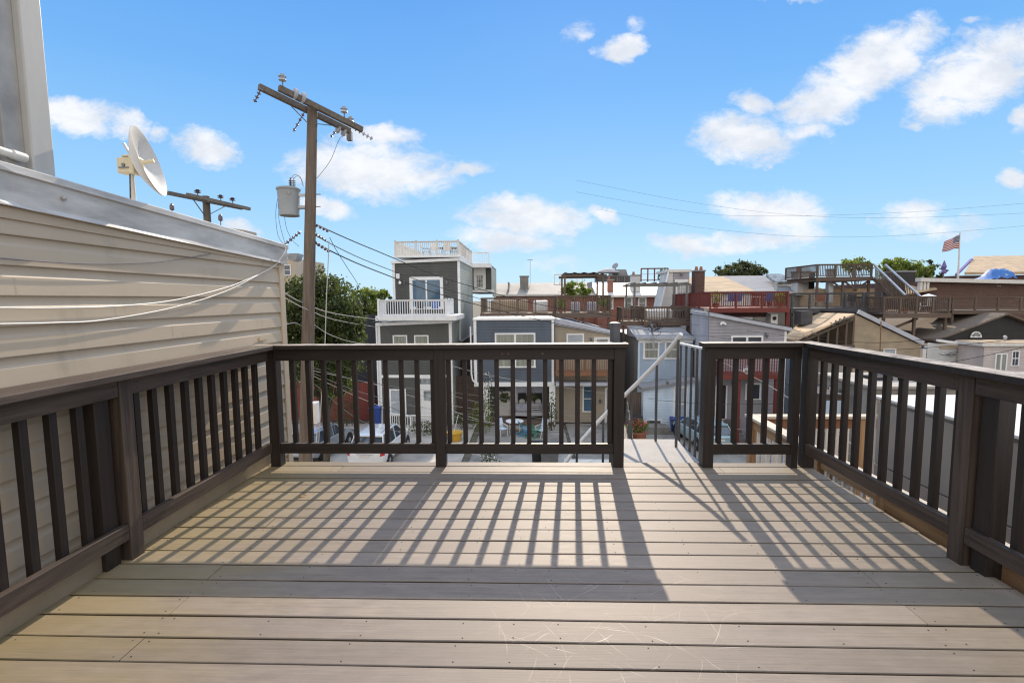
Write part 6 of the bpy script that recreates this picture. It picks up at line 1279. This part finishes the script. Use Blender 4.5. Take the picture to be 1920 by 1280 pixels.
garden('dark clipped hedge below the white stoop railing',800,812,28.8,1.1,.75,500,'leaf3'); garden('ivy covered shrub against the red fence left of the suv',650,800,30.6,.9,1.9,600,'leaf3'); garden('green shrub left of the porch post at the slate blue house',905,790,28.8,.7,2.1,520,'leaf2'); garden('white flowering climber beside the left porch post',916,765,30.3,.35,3.4,360,'leaf','flower_white'); garden('leafy climber beside the right porch post',1034,790,29.6,.4,2.4,360,'leaf'); garden('white flowering plant low in front of the porch',918,820,23.0,.5,.8,200,'leaf','flower_white'); garden('grass clump under the brown slat fence',872,805,30,.8,1.0,300,'leaf')
q=P(1196,815,27); t=thing('flower_pot','pot of pink and orange flowers behind the steel landing','flower pot',(q.x,27,GZ)); MB().lathe((q.x,27,GZ),[(.35,0),(.5,.6),(.52,.62)],14).build('pot','clay',t); blob_leaves(MB(),(q.x,27,GZ+.95),.65,.4,.42,420,.12,rnd).build('foliage','leaf2',t); blob_leaves(MB(),(q.x-.1,26.8,GZ+1.15),.6,.3,.35,90,.11,rnd).build('flowers','pink',t)
t=thing('yard_chair','round dark backed chair behind the pink flowers','chair',(P(1192,805,28).x,28,GZ)); x=t.location.x; MB().lathe((x,28,GZ+1.05),[(.42,0),(.42,.06)],18,(0,-1,.3)).build('backrest','black',t); MB().box(x-.35,x+.35,27.6,28.05,GZ+.45,GZ+.52).build('seat','black',t); [MB().box(x+a-.02,x+a+.02,b_,b_+.04,GZ,GZ+.45).build('leg','black',t) for a in (-.3,.3) for b_ in (27.65,28)]
YD=24.2
def lounge(label,x,y,rz,m): 
    t=thing('garden_chair',label,'chair',(0,0,0)); MB().prism([(-.3,-.35,.38),(.3,-.35,.38),(.3,.25,.25),(-.3,.25,.25)],(0,0,.04)).build('seat',m,t); MB().prism([(-.3,.22,.25),(.3,.22,.25),(.27,.62,1.05),(-.27,.62,1.05)],(0,.035,0)).build('backrest',m,t)
    for s in (-.33,.33): MB().box(s-.06,s+.06,-.4,.35,.55,.58).build('armrest',m,t); MB().box(s-.03,s+.03,-.36,-.30,0,.55).build('leg',m,t); MB().beam((s,-.3,.36),(s,.75,.0),.04,.1).build('leg',m,t)
    t.location=(x,y,GZ); t.rotation_euler.z=rz; t.scale=(.82,.82,.82)
lounge('bright blue slatted garden chair in the middle of the paved yard',P(988,810,28.6).x,28.6,1.9,'cyan'); lounge('green garden chair behind the bright blue one',P(1002,805,28).x,28.3,2.6,'teal'); chair((P(940,805,28).x,28.4,GZ),.6,'lblue2','offwhite','pale blue metal chair left of the bright blue garden chair'); chair((P(1015,808,28).x,28.2,GZ),-.8,'lblue2','offwhite','pale blue metal chair right of the bright blue garden chair'); table((P(965,805,29).x,29.2,GZ),.55,.7,'white','offwhite','white garden table before the porch')
# wood steps at the lilac house, dock platform
q=RC(1342,800,1386,815,28); t=thing('wood_steps','weathered grey wooden back steps under the red balcony','steps',((q[0]+q[1])/2,28,GZ)); [B(q[0],q[1],28+.28*i-.9,28.28+.28*i-.9,GZ,GZ+.18*(i+1)).build('step','grayw0',t) for i in range(4)]
# timber post and platform near the stair base
t=thing('carport_roof','pale flat carport roof on timber posts beneath the stair','carport',(P(1110,860,15).x,15,GZ)); a=P(1062,862,15); b=P(1190,862,15); z=P(1100,880,15).z; B(a.x,b.x,13.5,16.0,z-.12,z).build('roof','roof_matte',t); [MB().box(x-.07,x+.07,y-.07,y+.07,GZ,z-.12).build('post','orange2',t) for x in (a.x+.1,b.x-.1) for y in (13.6,16.1)]
# raised metal bundle where cables meet
t=thing('service_head','weatherhead cluster with coiled cable ends by the pale blue house corner','service head',tuple(P(1236,625,30.6))); m=MB()
c=P(1222,612,30.6)
t.location=c; ORG[t.name]=c; MB().tube([P(1226,655,30.6),c],.06,8).build('conduit','galv',t); MB().lathe(c,[(.06,0),(.12,.06),(.1,.2),(.02,.26)],10).build('weatherhead','galv',t)
r=random.Random(6)
for i in range(6): p0=c+Vector((r.uniform(-.1,.3),-.2,r.uniform(-.5,.2))); MB().tube([p0+Vector((.28*math.cos(k*.8)+.02*k,0,.25*math.sin(k*.8))) for k in range(9)],.018,5).build('cable_coil','wire',t)
